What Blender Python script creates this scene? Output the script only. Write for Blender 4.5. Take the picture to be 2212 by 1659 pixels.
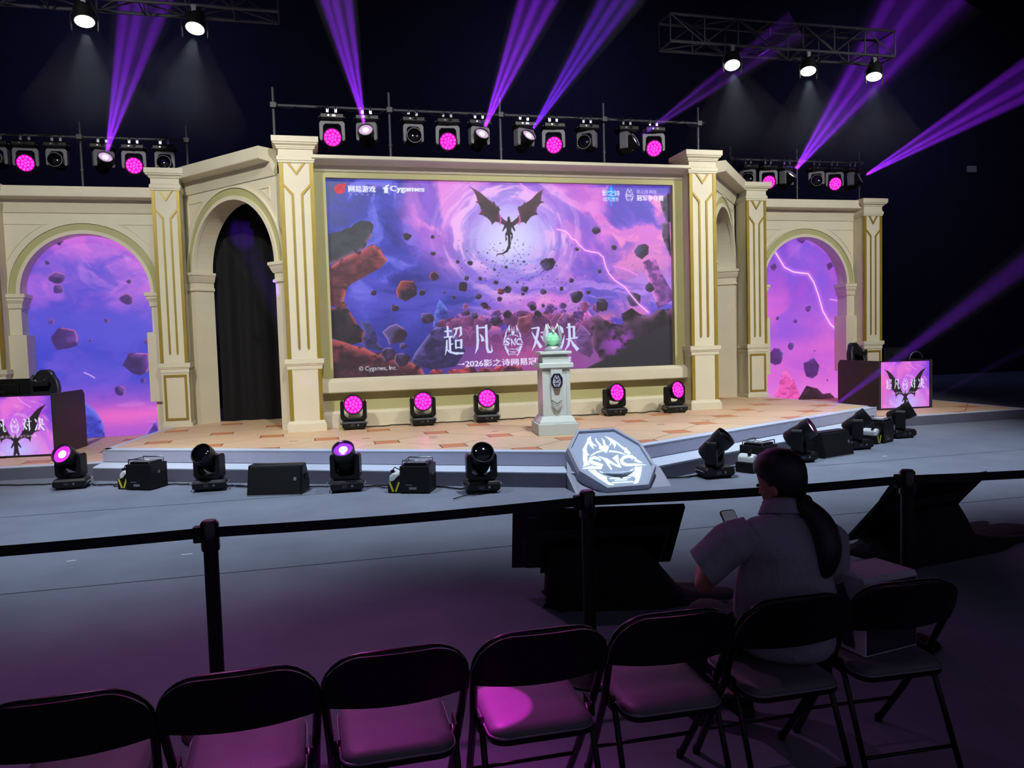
import bpy, bmesh, math, random
import numpy as np
from mathutils import Matrix, Vector

for _o in list(bpy.data.objects):
    bpy.data.objects.remove(_o)
SC = bpy.context.scene
COL = SC.collection
PI = math.pi
R = math.radians

# ------------------------------------------------------------------ camera
def cam_matrix(loc, yaw, pitch, roll):
    fw = Vector((math.sin(yaw) * math.cos(pitch), math.cos(yaw) * math.cos(pitch), -math.sin(pitch)))
    rt = Vector((math.cos(yaw), -math.sin(yaw), 0))
    up = rt.cross(fw)
    c, s = math.cos(roll), math.sin(roll)
    r2 = rt * c + up * s
    u2 = up * c - rt * s
    m = Matrix((r2, u2, -fw)).transposed().to_4x4()
    m.translation = loc
    return m
cd = bpy.data.cameras.new('camera')
cd.sensor_width = 36.0
cd.lens = 1674.65 / 2212 * 36.0
cd.clip_start = 0.05
cd.clip_end = 200
cam = bpy.data.objects.new('camera', cd)
COL.objects.link(cam)
cam.matrix_world = cam_matrix((-3.41, 0, 1.8), .2453, .0586, -.0287)
SC.camera = cam

# ------------------------------------------------------------------ world, exposure
w = bpy.data.worlds.new('world')
SC.world = w
w.use_nodes = True
w.node_tree.nodes['Background'].inputs[0].default_value = (.60, .58, .95, 1)
w.node_tree.nodes['Background'].inputs[1].default_value = .14
SC.view_settings.view_transform = 'Standard'
SC.view_settings.look = 'None'
SC.view_settings.exposure = 0.0
SC.view_settings.gamma = 1.0
SC.view_settings.use_curve_mapping = False
SC.cycles.use_denoising = True
SC.cycles.use_adaptive_sampling = True
SC.cycles.adaptive_threshold = .08
SC.cycles.adaptive_min_samples = 20
SC.cycles.max_bounces = 4
SC.cycles.diffuse_bounces = 2
SC.cycles.glossy_bounces = 2
SC.cycles.transmission_bounces = 3
SC.cycles.volume_bounces = 0
SC.cycles.transparent_max_bounces = 6
SC.cycles.sample_clamp_indirect = 4.0
SC.cycles.caustics_reflective = False
SC.cycles.caustics_refractive = False

# ------------------------------------------------------------------ stage lamps over the audience, added back wall fill
def spot(name, loc, aim, power, color, angle, blend=.5, radius=.12):
    l = bpy.data.lights.new(name, 'SPOT')
    l.energy = power
    l.color = color
    l.spot_size = R(angle)
    l.spot_blend = blend
    l.shadow_soft_size = radius
    o = bpy.data.objects.new(name, l)
    COL.objects.link(o)
    o.location = loc
    o.rotation_euler = (Vector(aim) - Vector(loc)).to_track_quat('-Z', 'Y').to_euler()
    return o
WHITE = (1.0, .97, .93)
for x, ax, p in ((-7.0, -6.2, 2100), (-2.6, -1.8, 1420), (2.6, 1.8, 1420), (7.0, 6.2, 2400)):
    spot('front_key_lamp', (x, 5.6, 7.6), (ax, 13.2, 3.1), p, WHITE, 60, .75, .18)
for x in (-5.0, 0.0, 5.0):
    spot('stage_wash_lamp', (x, 7.6, 7.6), (x * 1.02, 9.2, 0), 2050, (.74, .85, 1.0), 66, 1.0, .2)
for x in (-8.0, 4.0, 16.0):
    spot('back_wall_fill', (x, 19.0, 10.5), (x, 24, 7.5), 300, (.40, .40, 1.0), 150, 1.0, .5)  # added unseen fill, lifts the back wall to navy like hazy ambient light
# magenta pools that the hall's moving lights throw on the front seats
spot('seat_pool_lamp', (-3.6, 6.4, 7.4), (-2.845, 2.69, .47), 5200, (1.0, .03, .85), 2.1, .15, .01)
spot('seat_wash_lamp', (-4.6, 7.2, 7.4), (-3.15, 2.72, .45), 1000, (1.0, .06, .85), 15, 1.0, .1)
spot('seat_wash_lamp', (-5.2, 7.0, 7.4), (-4.3, 3.5, 0), 470, (1.0, .36, .95), 48, 1.0, .1)

# ------------------------------------------------------------------ helpers
def lin(c):
    return tuple(((x / 255) / 12.92 if x / 255 <= .04045 else ((x / 255 + .055) / 1.055) ** 2.4) for x in c)
MATS = {}
def mat(name, rgb, rough=.6, metal=0.0, emit=None, estr=1.0, noise=0.0, nscale=8.0, bump=0.0, bscale=60.0, coat=0.0, spec=None, stretch=None):
    if name in MATS:
        return MATS[name]
    m = bpy.data.materials.new(name)
    m.use_nodes = True
    nt = m.node_tree
    b = nt.nodes['Principled BSDF']
    c = lin(rgb)
    b.inputs['Base Color'].default_value = (*c, 1)
    b.inputs['Roughness'].default_value = rough
    b.inputs['Metallic'].default_value = metal
    if spec is not None:
        b.inputs['Specular IOR Level'].default_value = spec
    if coat:
        b.inputs['Coat Weight'].default_value = coat
    if emit:
        b.inputs['Emission Color'].default_value = (*lin(emit), 1)
        b.inputs['Emission Strength'].default_value = estr
    if noise or bump:
        tc = nt.nodes.new('ShaderNodeTexCoord')
        src = tc.outputs['Object']
        if stretch:
            mp = nt.nodes.new('ShaderNodeMapping')
            mp.inputs['Scale'].default_value = stretch
            nt.links.new(src, mp.inputs[0])
            src = mp.outputs[0]
    if noise:
        n = nt.nodes.new('ShaderNodeTexNoise')
        n.inputs['Scale'].default_value = nscale
        n.inputs['Detail'].default_value = 5
        nt.links.new(src, n.inputs['Vector'])
        r = nt.nodes.new('ShaderNodeMapRange')
        r.inputs[1].default_value = .3
        r.inputs[2].default_value = .7
        r.inputs[3].default_value = 1 - noise
        r.inputs[4].default_value = 1 + noise
        nt.links.new(n.outputs[0], r.inputs[0])
        mx = nt.nodes.new('ShaderNodeMix')
        mx.data_type = 'RGBA'
        mx.blend_type = 'MULTIPLY'
        mx.inputs[0].default_value = 1
        mx.inputs[6].default_value = (*c, 1)
        nt.links.new(r.outputs[0], mx.inputs[7])
        nt.links.new(mx.outputs[2], b.inputs['Base Color'])
    if bump:
        n2 = nt.nodes.new('ShaderNodeTexNoise')
        n2.inputs['Scale'].default_value = bscale
        n2.inputs['Detail'].default_value = 4
        nt.links.new(src, n2.inputs['Vector'])
        bp = nt.nodes.new('ShaderNodeBump')
        bp.inputs['Strength'].default_value = bump
        bp.inputs['Distance'].default_value = .04 if bscale < 10 else .01
        nt.links.new(n2.outputs[0], bp.inputs['Height'])
        nt.links.new(bp.outputs[0], b.inputs['Normal'])
    MATS[name] = m
    return m

def T(x=0, y=0, z=0):
    return Matrix.Translation((x, y, z))
def RX(a): return Matrix.Rotation(R(a), 4, 'X')
def RY(a): return Matrix.Rotation(R(a), 4, 'Y')
def RZ(a): return Matrix.Rotation(R(a), 4, 'Z')
XZ = Matrix(((1, 0, 0, 0), (0, 0, -1, 0), (0, 1, 0, 0), (0, 0, 0, 1)))   # polygon xy -> world xz, extrusion towards -Y

class MB:
    """collects polygons of ONE piece and links them as one mesh object"""
    def __init__(s):
        s.v, s.f = [], []
    def add(s, vs, fs, M=None):
        k = len(s.v)
        s.v += [tuple(M @ Vector(p)) if M else tuple(p) for p in vs]
        s.f += [tuple(k + i for i in f) for f in fs]
        return s
    def box(s, lo, hi, M=None):
        (a, b, c), (d, e, f) = lo, hi
        return s.add([(a, b, c), (d, b, c), (d, e, c), (a, e, c), (a, b, f), (d, b, f), (d, e, f), (a, e, f)],
                     [(0, 3, 2, 1), (4, 5, 6, 7), (0, 1, 5, 4), (1, 2, 6, 5), (2, 3, 7, 6), (3, 0, 4, 7)], M)
    def cbox(s, c, d, M=None):
        return s.box([c[i] - d[i] / 2 for i in range(3)], [c[i] + d[i] / 2 for i in range(3)], M)
    def loft(s, rings, M=None, closed=True, cap=True):
        n = len(rings[0])
        vs = [p for r in rings for p in r]
        fs = []
        for i in range(len(rings) - 1):
            for j in range(n if closed else n - 1):
                a, b = i * n + j, i * n + (j + 1) % n
                fs.append((a, b, b + n, a + n))
        if cap:
            fs.append(tuple(range(n - 1, -1, -1)))
            fs.append(tuple(range((len(rings) - 1) * n, len(rings) * n)))
        return s.add(vs, fs, M)
    def prism(s, poly, h0, h1, M=None):
        return s.loft([[(x, y, h0) for x, y in poly], [(x, y, h1) for x, y in poly]], M)
    def sq(s, prof, M=None, cut=None):
        """square column: list of (half width, z) or (hx, hy, z)"""
        rings = []
        for p in prof:
            hx, hy, z = (p[0], p[0], p[1]) if len(p) == 2 else p
            rings.append([(-hx, -hy, z), (hx, -hy, z), (hx, hy, z), (-hx, hy, z)])
        return s.loft(rings, M)
    def lathe(s, prof, n=20, M=None, cap=True):
        rings = [[(r * math.cos(2 * PI * j / n), r * math.sin(2 * PI * j / n), z) for j in range(n)] for r, z in prof]
        return s.loft(rings, M, True, cap)
    def tube(s, pts, r, n=8, M=None, closed=False):
        P = [Vector(p) for p in pts]
        m = len(P)
        rr = r if isinstance(r, (list, tuple)) else [r] * m
        tang = []
        for i in range(m):
            a = P[i - 1] if (i > 0 or closed) else P[i]
            b = P[(i + 1) % m] if (i < m - 1 or closed) else P[i]
            t = (b - a)
            tang.append(t.normalized() if t.length > 1e-9 else Vector((0, 0, 1)))
        up = Vector((0, 0, 1)) if abs(tang[0].z) < .9 else Vector((1, 0, 0))
        u = tang[0].cross(up).normalized()
        rings = []
        for i in range(m):
            u = (u - tang[i] * u.dot(tang[i])).normalized()
            v = tang[i].cross(u)
            rings.append([tuple(P[i] + (u * math.cos(2 * PI * j / n) + v * math.sin(2 * PI * j / n)) * rr[i]) for j in range(n)])
        if closed:
            rings.append(rings[0])
        return s.loft(rings, M, True, not closed)
    def hull(s, pts, M=None):
        bm = bmesh.new()
        for p in pts:
            bm.verts.new(p)
        g = bmesh.ops.convex_hull(bm, input=bm.verts)
        bmesh.ops.delete(bm, geom=[e for e in g['geom_interior'] if isinstance(e, bmesh.types.BMVert)], context='VERTS')
        bm.verts.index_update()
        bm.verts.ensure_lookup_table()
        vs = [tuple(v.co) for v in bm.verts]
        fs = [tuple(v.index for v in f.verts) for f in bm.faces]
        bm.free()
        return s.add(vs, fs, M)
    def ball(s, c, r, nu=16, nv=10, M=None):
        rx, ry, rz = r if isinstance(r, (list, tuple)) else (r, r, r)
        rings = []
        for i in range(nv + 1):
            a = -PI / 2 + PI * i / nv
            k = max(math.cos(a), .02)
            rings.append([(c[0] + rx * k * math.cos(2 * PI * j / nu), c[1] + ry * k * math.sin(2 * PI * j / nu), c[2] + rz * math.sin(a)) for j in range(nu)])
        return s.loft(rings, M)
    def mesh(s, name):
        me = bpy.data.meshes.new(name)
        me.from_pydata(s.v, [], s.f)
        bm = bmesh.new()
        bm.from_mesh(me)
        bmesh.ops.recalc_face_normals(bm, faces=bm.faces)
        bm.to_mesh(me)
        bm.free()
        return me
    def build(s, name, m, parent=None, smooth=None, bevel=0, seg=2, M=None, sub=0):
        me = s.mesh(name)
        if isinstance(m, str):
            m = MATS[m]
        me.materials.append(m)
        o = bpy.data.objects.new(name, me)
        COL.objects.link(o)
        if parent is not None:
            o.parent = parent
        if M is not None:
            o.matrix_local = M
        if sub:
            d = o.modifiers.new('s', 'SUBSURF')
            d.levels = d.render_levels = sub
        if bevel:
            d = o.modifiers.new('b', 'BEVEL')
            d.width = bevel
            d.segments = seg
            d.limit_method = 'ANGLE'
            d.angle_limit = R(40)
        if smooth:
            me.polygons.foreach_set('use_smooth', [True] * len(me.polygons))
            if smooth is not True:
                me.set_sharp_from_angle(angle=R(smooth))
        return o

def tag(o, label=None, cat=None, group=None, kind=None):
    for k, v in (('label', label), ('category', cat), ('group', group), ('kind', kind)):
        if v:
            o[k] = v
    return o
def thing(name, label, cat, loc=(0, 0, 0), rz=0, group=None):
    o = bpy.data.objects.new(name, None)
    COL.objects.link(o)
    o.location = loc
    o.rotation_euler = (0, 0, R(rz))
    o.empty_display_size = .1
    return tag(o, label, cat, group)
def kids(o):
    return [c for c in bpy.data.objects if c.parent == o]
def dup(root, loc, rz, label, group=None):
    def cp(o, par):
        c = o.copy()
        COL.objects.link(c)
        c.parent = par
        for ch in kids(o):
            cp(ch, c)
        return c
    r = cp(root, None)
    r.location = loc
    r.rotation_euler = (0, 0, R(rz))
    return tag(r, label, None, group)
def rpoly(w, h, r, n=4):
    out = []
    for cx, cy, a0 in ((w / 2 - r, h / 2 - r, 0), (-w / 2 + r, h / 2 - r, 90), (-w / 2 + r, -h / 2 + r, 180), (w / 2 - r, -h / 2 + r, 270)):
        for i in range(n + 1):
            a = R(a0 + 90 * i / n)
            out.append((cx + r * math.cos(a), cy + r * math.sin(a)))
    return out
def arc(cx, cz, r, a0, a1, n):
    return [(cx + r * math.cos(R(a0 + (a1 - a0) * i / n)), cz + r * math.sin(R(a0 + (a1 - a0) * i / n))) for i in range(n + 1)]
def clip(poly, hull):
    """polygon cut to a convex outline (counter-clockwise)"""
    out = list(poly)
    for i in range(len(hull)):
        (x1, y1), (x2, y2) = hull[i], hull[(i + 1) % len(hull)]
        side = lambda p: (x2 - x1) * (p[1] - y1) - (y2 - y1) * (p[0] - x1)
        src, out = out, []
        for j in range(len(src)):
            a, b = src[j - 1], src[j]
            da, db = side(a), side(b)
            if (da < 0) != (db < 0):
                t = da / (da - db)
                out.append((a[0] + (b[0] - a[0]) * t, a[1] + (b[1] - a[1]) * t))
            if db >= 0:
                out.append(b)
        if len(out) < 3:
            return []
    return out

# ------------------------------------------------------------------ materials
mat('cream', (226, 220, 192), .55, noise=.03, nscale=3, bump=.05, bscale=40)
mat('olive', (184, 182, 128), .55, noise=.03, nscale=3)
mat('gold', (158, 138, 50), .42, .25, noise=.06, nscale=6)
mat('tile_cream', (235, 200, 160), .5, noise=.06, nscale=4)
mat('tile_orange', (216, 140, 92), .5, noise=.06, nscale=4)
mat('joint', (104, 70, 50), .8)
mat('nosing', (214, 224, 240), .45, noise=.02)
mat('riser', (166, 166, 186), .6, noise=.04, nscale=3)
mat('riser_dark', (96, 96, 112), .7, noise=.05, nscale=3)
mat('black', (5, 5, 7), .5, noise=.15, nscale=20, spec=.35)
mat('black_gloss', (10, 10, 13), .25, coat=.3)
mat('body', (10, 10, 13), .42, noise=.12, nscale=30, spec=.4)
mat('body_grey', (128, 128, 132), .5, noise=.08, nscale=30)
mat('rubber', (7, 7, 8), .8)
mat('steel', (170, 172, 176), .3, 1.0)
mat('pipe', (84, 86, 92), .5, .2, noise=.08, nscale=10)
mat('glass_dark', (10, 11, 16), .08, coat=1.0)
mat('magenta_led', (30, 0, 24), .3, emit=(255, 0, 190), estr=1.0)
mat('magenta_hot', (60, 0, 50), .3, emit=(255, 70, 215), estr=1.5)
mat('beam_lens', (40, 10, 60), .2, emit=(170, 60, 255), estr=1.1)
mat('beam_core', (60, 50, 60), .2, emit=(255, 235, 250), estr=4.0)
mat('pink_lens', (40, 10, 50), .2, emit=(225, 60, 245), estr=1.1)
mat('pale_lens', (60, 40, 60), .2, emit=(226, 190, 232), estr=.9)
mat('white_lens', (60, 60, 60), .2, emit=(255, 255, 250), estr=8.0)
mat('sparkle', (20, 20, 24), .1, emit=(210, 215, 230), estr=.8)
mat('white_plastic', (220, 224, 220), .4)
mat('yellow_strap', (212, 206, 60), .6)
mat('curtain', (6, 6, 10), .9, noise=.2, nscale=6)
mat('room_wall', (30, 28, 48), .9, noise=.2, nscale=2)

# ------------------------------------------------------------------ room shell
m = mat('carpet', (126, 132, 146), .95, noise=.10, nscale=1.6, bump=.35, bscale=260, spec=.15)
def struct(o, label=None):
    o['kind'] = 'structure'
    if label:
        o['label'] = label
    return o
struct(MB().box((-20, -6, -.1), (26, 26, 0)).build('floor', m), 'blue grey exhibition carpet in front of the stage')
struct(MB().box((-20, 24, 0), (26, 24.2, 16)).build('wall_back', 'room_wall'), 'black back wall of the dark hall')
struct(MB().box((-20.2, -6, 0), (-20, 24, 16)).build('wall_left', 'room_wall'), 'black side wall of the hall')
struct(MB().box((26, -6, 0), (26.2, 24, 16)).build('wall_right', 'room_wall'), 'black side wall of the hall beyond the desk')
struct(MB().box((-20, -6, 14), (26, 24, 14.2)).build('ceiling', 'room_wall'), 'black ceiling of the hall')
for i, (x0, y0, x1, y1) in enumerate(((-14, 6.47, 14, 6.45), (-14, 9.56, -3.4, 9.52), (3.0, 8.90, 16, 9.0))):
    d = Vector((x1 - x0, y1 - y0, 0)).normalized()
    nrm = Vector((-d.y, d.x, 0)) * .007
    a, b = Vector((x0, y0, .0015)), Vector((x1, y1, .0015))
    tag(struct(MB().add([a - nrm, b - nrm, b + nrm, a + nrm], [(0, 1, 2, 3)]).build('trim_%d' % (i + 1), mat('seam', (58, 60, 70), .9))), ('long carpet seam between barrier and stage', 'short carpet seam before the left floor lights', 'carpet seam before the right floor lights')[i])
# pale box on the far wall
bx = MB().cbox((20.3, 23.95, 7.55), (.36, .1, .22)).build('wall_box', mat('faint_glow_white', (120, 122, 128), .6, emit=(40, 40, 44), estr=.6), bevel=.01)  # faint glow added to the box colour, it is no lamp
tag(bx, 'small pale box on the dark far wall', 'wall box')

# ------------------------------------------------------------------ stage
ZS, ZL = .37, .185
UP = [(0, 8.95), (6.45, 12.05), (6.15, 14.5), (5.9, 16.1), (-5.9, 16.1), (-6.15, 14.5), (-6.47, 12.25)]
LOW = [(0, 8.45), (6.47, 11.56), (6.45, 12.6), (-6.47, 12.7), (-6.48, 11.75)]
RS = [(6.47, 11.86), (9.72, 11.90), (9.72, 16.4), (5.95, 16.4), (6.17, 14.5)]
LS = [(-6.49, 12.22), (-6.17, 14.5), (-5.95, 16.4), (-10.2, 16.4), (-10.2, 12.5)]
st = thing('stage_platform', 'two-stepped stage with octagon tiled floor and pale blue edge', 'stage')
def offs(poly, d):
    """move every edge of a convex ccw polygon inwards by d[i]"""
    n = len(poly)
    L = []
    for i in range(n):
        (x1, y1), (x2, y2) = poly[i], poly[(i + 1) % n]
        l = math.hypot(x2 - x1, y2 - y1)
        nx, ny = -(y2 - y1) / l, (x2 - x1) / l
        L.append((nx, ny, nx * x1 + ny * y1 + d[i]))
    out = []
    for i in range(n):
        a, b = L[i - 1], L[i]
        det = a[0] * b[1] - a[1] * b[0]
        out.append(((a[2] * b[1] - a[1] * b[2]) / det, (a[0] * b[2] - a[2] * b[0]) / det))
    return out
UPI = offs(UP, [.165, .10, .10, 0, .10, .10, .165])
MB().prism(UP, .19, ZS - .012).build('upper_step', 'riser', st)
MB().prism(LOW, 0, ZL - .012).build('lower_step', 'riser_dark', st)
MB().prism(UPI, ZS - .02, ZS - .006).build('joint_bed', 'joint', st)
def edging(poly, ids, wid, z, name):
    inn = offs(poly, [wid if i in ids else 0 for i in range(len(poly))])
    for i in ids:
        j = (i + 1) % len(poly)
        MB().prism([poly[i], poly[j], inn[j], inn[i]], z - .03, z).build(name, 'nosing', st)
edging(UP, (0, 6), .16, ZS, 'stage_nosing')
edging(UP, (1, 2, 4, 5), .095, ZS, 'stage_nosing')
edging(LOW, (0, 4), .44, ZL, 'step_tread')
MAIN = st
for P, nm in ((RS, 'right'), (LS, 'left')):
    st = thing('side_stage', 'low tiled side stage under the %s player desk' % nm, 'stage', (0, 0, 0), 0, 'low side stages')
    if nm == 'left':
        LST = st
    else:
        RST = st
    MB().prism(P, 0, ZL - .012).build('platform', 'riser_dark', st)
    MB().prism(offs(P, [.12, .12, 0, 0, 0] if P is RS else [0, 0, 0, 0, .12]), ZL - .02, ZL - .006).build('joint_bed', 'joint', st)
st = RST
edging(RS, (0, 1), .12, ZL, 'stage_nosing')
st = LST
edging(LS, (4,), .12, ZL, 'stage_nosing')
SX, SY, HS, G = .83, .79, .172, .008
def lay(hull, z, xs, ys):
    cache = {}
    for j in range(*ys):
        for i in range(*xs):
            cx, cy = i * SX, 12.75 + j * SY
            if (i + j) % 2:
                p = [(HS, HS), (-HS, HS), (-HS, -HS), (HS, -HS)]
                nm, mt, g = 'square_tile', 'tile_orange', HS
            else:
                a, b = SX - HS, SY - HS
                p = [(a, HS), (HS, b), (-HS, b), (-a, HS), (-a, -HS), (-HS, -b), (HS, -b), (a, -HS)]
                nm, mt, g = 'octagon_tile', 'tile_cream', a
            p = offs(p, [G] * len(p))
            q = [(x + cx, y + cy) for x, y in p]
            c = clip(q, hull)
            if len(c) < 3:
                continue
            ar = abs(sum(c[k - 1][0] * c[k][1] - c[k][0] * c[k - 1][1] for k in range(len(c)))) / 2
            if ar < .004:
                continue
            full = len(c) == len(q) and all(math.hypot(u[0] - v[0], u[1] - v[1]) < 1e-6 for u, v in zip(sorted(c), sorted(q)))
            if full and nm in cache:
                o = bpy.data.objects.new(nm, cache[nm])
                COL.objects.link(o)
                o.parent = st
            elif full:
                o = MB().prism(p, -.01, 0).build(nm, mt, st)
                cache[nm] = o.data
            else:
                MB().prism(c, z - .01, z).build(nm, mt, st)
                continue
            o.location = (cx, cy, z)
st = MAIN
lay(UPI, ZS, (-8, 9), (-6, 6))
st = RST
lay(offs(RS, [.12, .12, 0, 0, 0]), ZL, (7, 13), (-2, 6))
st = LST
lay(offs(LS, [0, 0, 0, 0, .12]), ZL, (-13, -6), (-2, 6))

# ------------------------------------------------------------------ pillars
def strip(mb, p, q, w, y0, y1):
    """flat bar from p to q in the front plane (x, z)"""
    d = Vector((q[0] - p[0], q[1] - p[1]))
    n = Vector((-d.y, d.x)).normalized() * w / 2
    pts = [(p[0] + n.x, p[1] + n.y), (p[0] - n.x, p[1] - n.y), (q[0] - n.x, q[1] - n.y), (q[0] + n.x, q[1] + n.y)]
    return mb.loft([[(x, y0, z) for x, z in pts], [(x, y1, z) for x, z in pts]])
def pillar(x, y, wg, wc, wt, zb, zc, zg, zt, inner, label):
    t = thing('stage_pillar', label, 'pillar', (x, y + wg / 2, 0), 0, 'cream pillars of the stage set')
    h = wg / 2
    hc, ht = wc / 2, wt / 2
    zd = zc - .16                                   # top of the dado
    if inner:
        MB().sq([(h + .045, zb), (h + .045, zb + .13), (h + .03, zb + .14), (h + .02, zb + .175), (h + .004, zb + .18)]).build('plinth', 'cream', t)
    else:
        MB().sq([(h + .03, zb), (h + .03, zb + .05), (h + .01, zb + .07)]).build('plinth', 'cream', t)
    MB().sq([(h, zb + .05), (h, zd)]).build('dado', 'cream', t)
    MB().sq([(h + .004, zd - .02), (h + .012, zd), (hc - .03, zd + .05), (hc - .015, zd + .06), (hc - .015, zd + .075), (hc, zd + .085), (hc, zc), (h, zc + .004)]).build('dado_cap', 'cream', t)
    MB().sq([(h - .004, zc), (h - .004, zg + .02)]).build('shaft', 'cream', t)
    H = zt - zg
    MB().sq([(h, zg), (h + .018, zg + .01), (h + .018, zg + .035), (h + .03, zg + .045), (h + .03, zg + .10), (h + .012, zg + .12), (h + .006, zg + .135), (h + .006, zg + .215),
             (h + .03, zg + .225), (h + .03, zg + .24), (h + .042, zg + .25), (h + .042, zg + .268), (ht - .035, zg + H - .125), (ht - .018, zg + H - .115), (ht - .018, zg + H - .098),
             (ht, zg + H - .088), (ht, zt)]).build('capital', 'cream', t)
    f = -h
    e = .06 * wg / .533
    for s in (-1, 1):
        MB().box((min(s * (h + .003), s * (h - e)), f - .012, zc + .005), (max(s * (h + .003), s * (h - e)), f + .05, zg + .004)).build('gold_edge', 'gold', t)
    sx = wg
    b = .034 * wg / .533
    zl = lambda k: zg - k * (zg - zc) / 1150
    MB().prism([(-.26 * sx, 0), (-.26 * sx + .045, 0), (0, -.140), (.26 * sx - .045, 0), (.26 * sx, 0), (0, -.190)], .001, .016, T(0, f, zg) @ XZ).build('gold_chevron', 'gold', t)
    for s in (-1, 1):
        xi, xe = s * .138 * sx, s * (h - e + .004)
        p = [(xe, zl(116)), (xe, zl(133)), (xi + s * b / 2, zl(186)), (xi + s * b / 2, zl(1085)), (xi, zl(1095)), (xi - s * b / 2, zl(1085)), (xi - s * b / 2, zl(178))]
        MB().prism(p, .001, .016, T(0, f, 0) @ XZ).build('gold_line', 'gold', t)
    if inner:
        for s in (-1, 1):
            MB().box((min(s * (h + .003), s * (h - e)), f - .012, zb + .18), (max(s * (h + .003), s * (h - e)), f + .05, zd - .01)).build('gold_edge', 'gold', t)
    else:
        a, c = h - .035, h - .075
        z0, z1 = zb + .12, zd - .05
        for q in ([(-a, z0), (a, z0), (c, z0 + .04), (-c, z0 + .04)], [(-a, z1), (a, z1), (c, z1 - .04), (-c, z1 - .04)],
                  [(-a, z0), (-c, z0 + .04), (-c, z1 - .04), (-a, z1)], [(a, z0), (c, z0 + .04), (c, z1 - .04), (a, z1)]):
            MB().prism(q, .001, .016, T(0, f, 0) @ XZ).build('gold_frame', 'gold', t)
    return t
A = (.533, .625, .730, ZS, 1.563, 4.727, 5.138, True)
B = (.461, .538, .649, ZS, 1.528, 4.610, 4.999, False)
E5 = (.461, .538, .649, ZL, 1.509, 4.318, 4.700, False)
pillar(-3.609, 13.159, *A, 'tall cream gold-lined pillar at the left side of the main screen')
pillar(3.609, 13.159, *A, 'tall cream gold-lined pillar at the right side of the main screen')
pillar(-5.914, 15.104, *B, 'cream pillar between the dark left archway and the blue lit arch')
pillar(5.914, 15.104, *B, 'cream pillar between the dark right archway and the pink lit arch')
pillar(8.869, 15.12, *E5, 'outermost cream pillar behind the right player desk')
pillar(-8.869, 15.12, *E5, 'outermost cream pillar cut by the left picture edge')

# ------------------------------------------------------------------ wall round the main screen
def profile_bar(name, prof, x0, x1, par, m='cream', M=None):
    """extrude a (y, z) outline along x"""
    return MB().loft([[(x0, y, z) for y, z in prof], [(x1, y, z) for y, z in prof]], M).build(name, m, par)
t = thing('screen_wall', 'cream wall with cornice and ledge framing the main screen', 'stage wall')
SXH, SZ0, SZ1, SYP = 3.149, 1.211, 4.571, 13.56
XW = 3.36
MB().box((-XW, 13.63, .375), (XW, 13.75, 4.80)).build('back_panel', 'cream', t)
MB().box((-XW, 13.45, SZ0), (-SXH, 13.63, 4.66)).build('screen_frame', 'olive', t)
MB().box((SXH, 13.45, SZ0), (XW, 13.63, 4.66)).build('screen_frame', 'olive', t)
MB().box((-SXH, 13.45, SZ1), (SXH, 13.63, 4.66)).build('screen_frame', 'olive', t)
profile_bar('cornice', [(13.63, 4.66), (13.44, 4.66), (13.42, 4.672), (13.40, 4.70), (13.38, 4.755), (13.12, 4.80), (13.10, 4.812), (13.10, 4.862), (13.63, 4.862)], -XW, XW, t)
profile_bar('ledge', [(13.63, .968), (13.36, .963), (13.345, .98), (13.345, 1.15), (13.37, 1.165), (13.44, 1.21), (13.63, 1.21)], -XW, XW, t)
MB().box((-XW, 13.52, .63), (XW, 13.63, .97)).build('lower_panel', 'olive', t)
profile_bar('skirting', [(13.63, .372), (13.43, .372), (13.43, .60), (13.47, .64), (13.52, .65), (13.63, .65)], -XW, XW, t)

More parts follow.
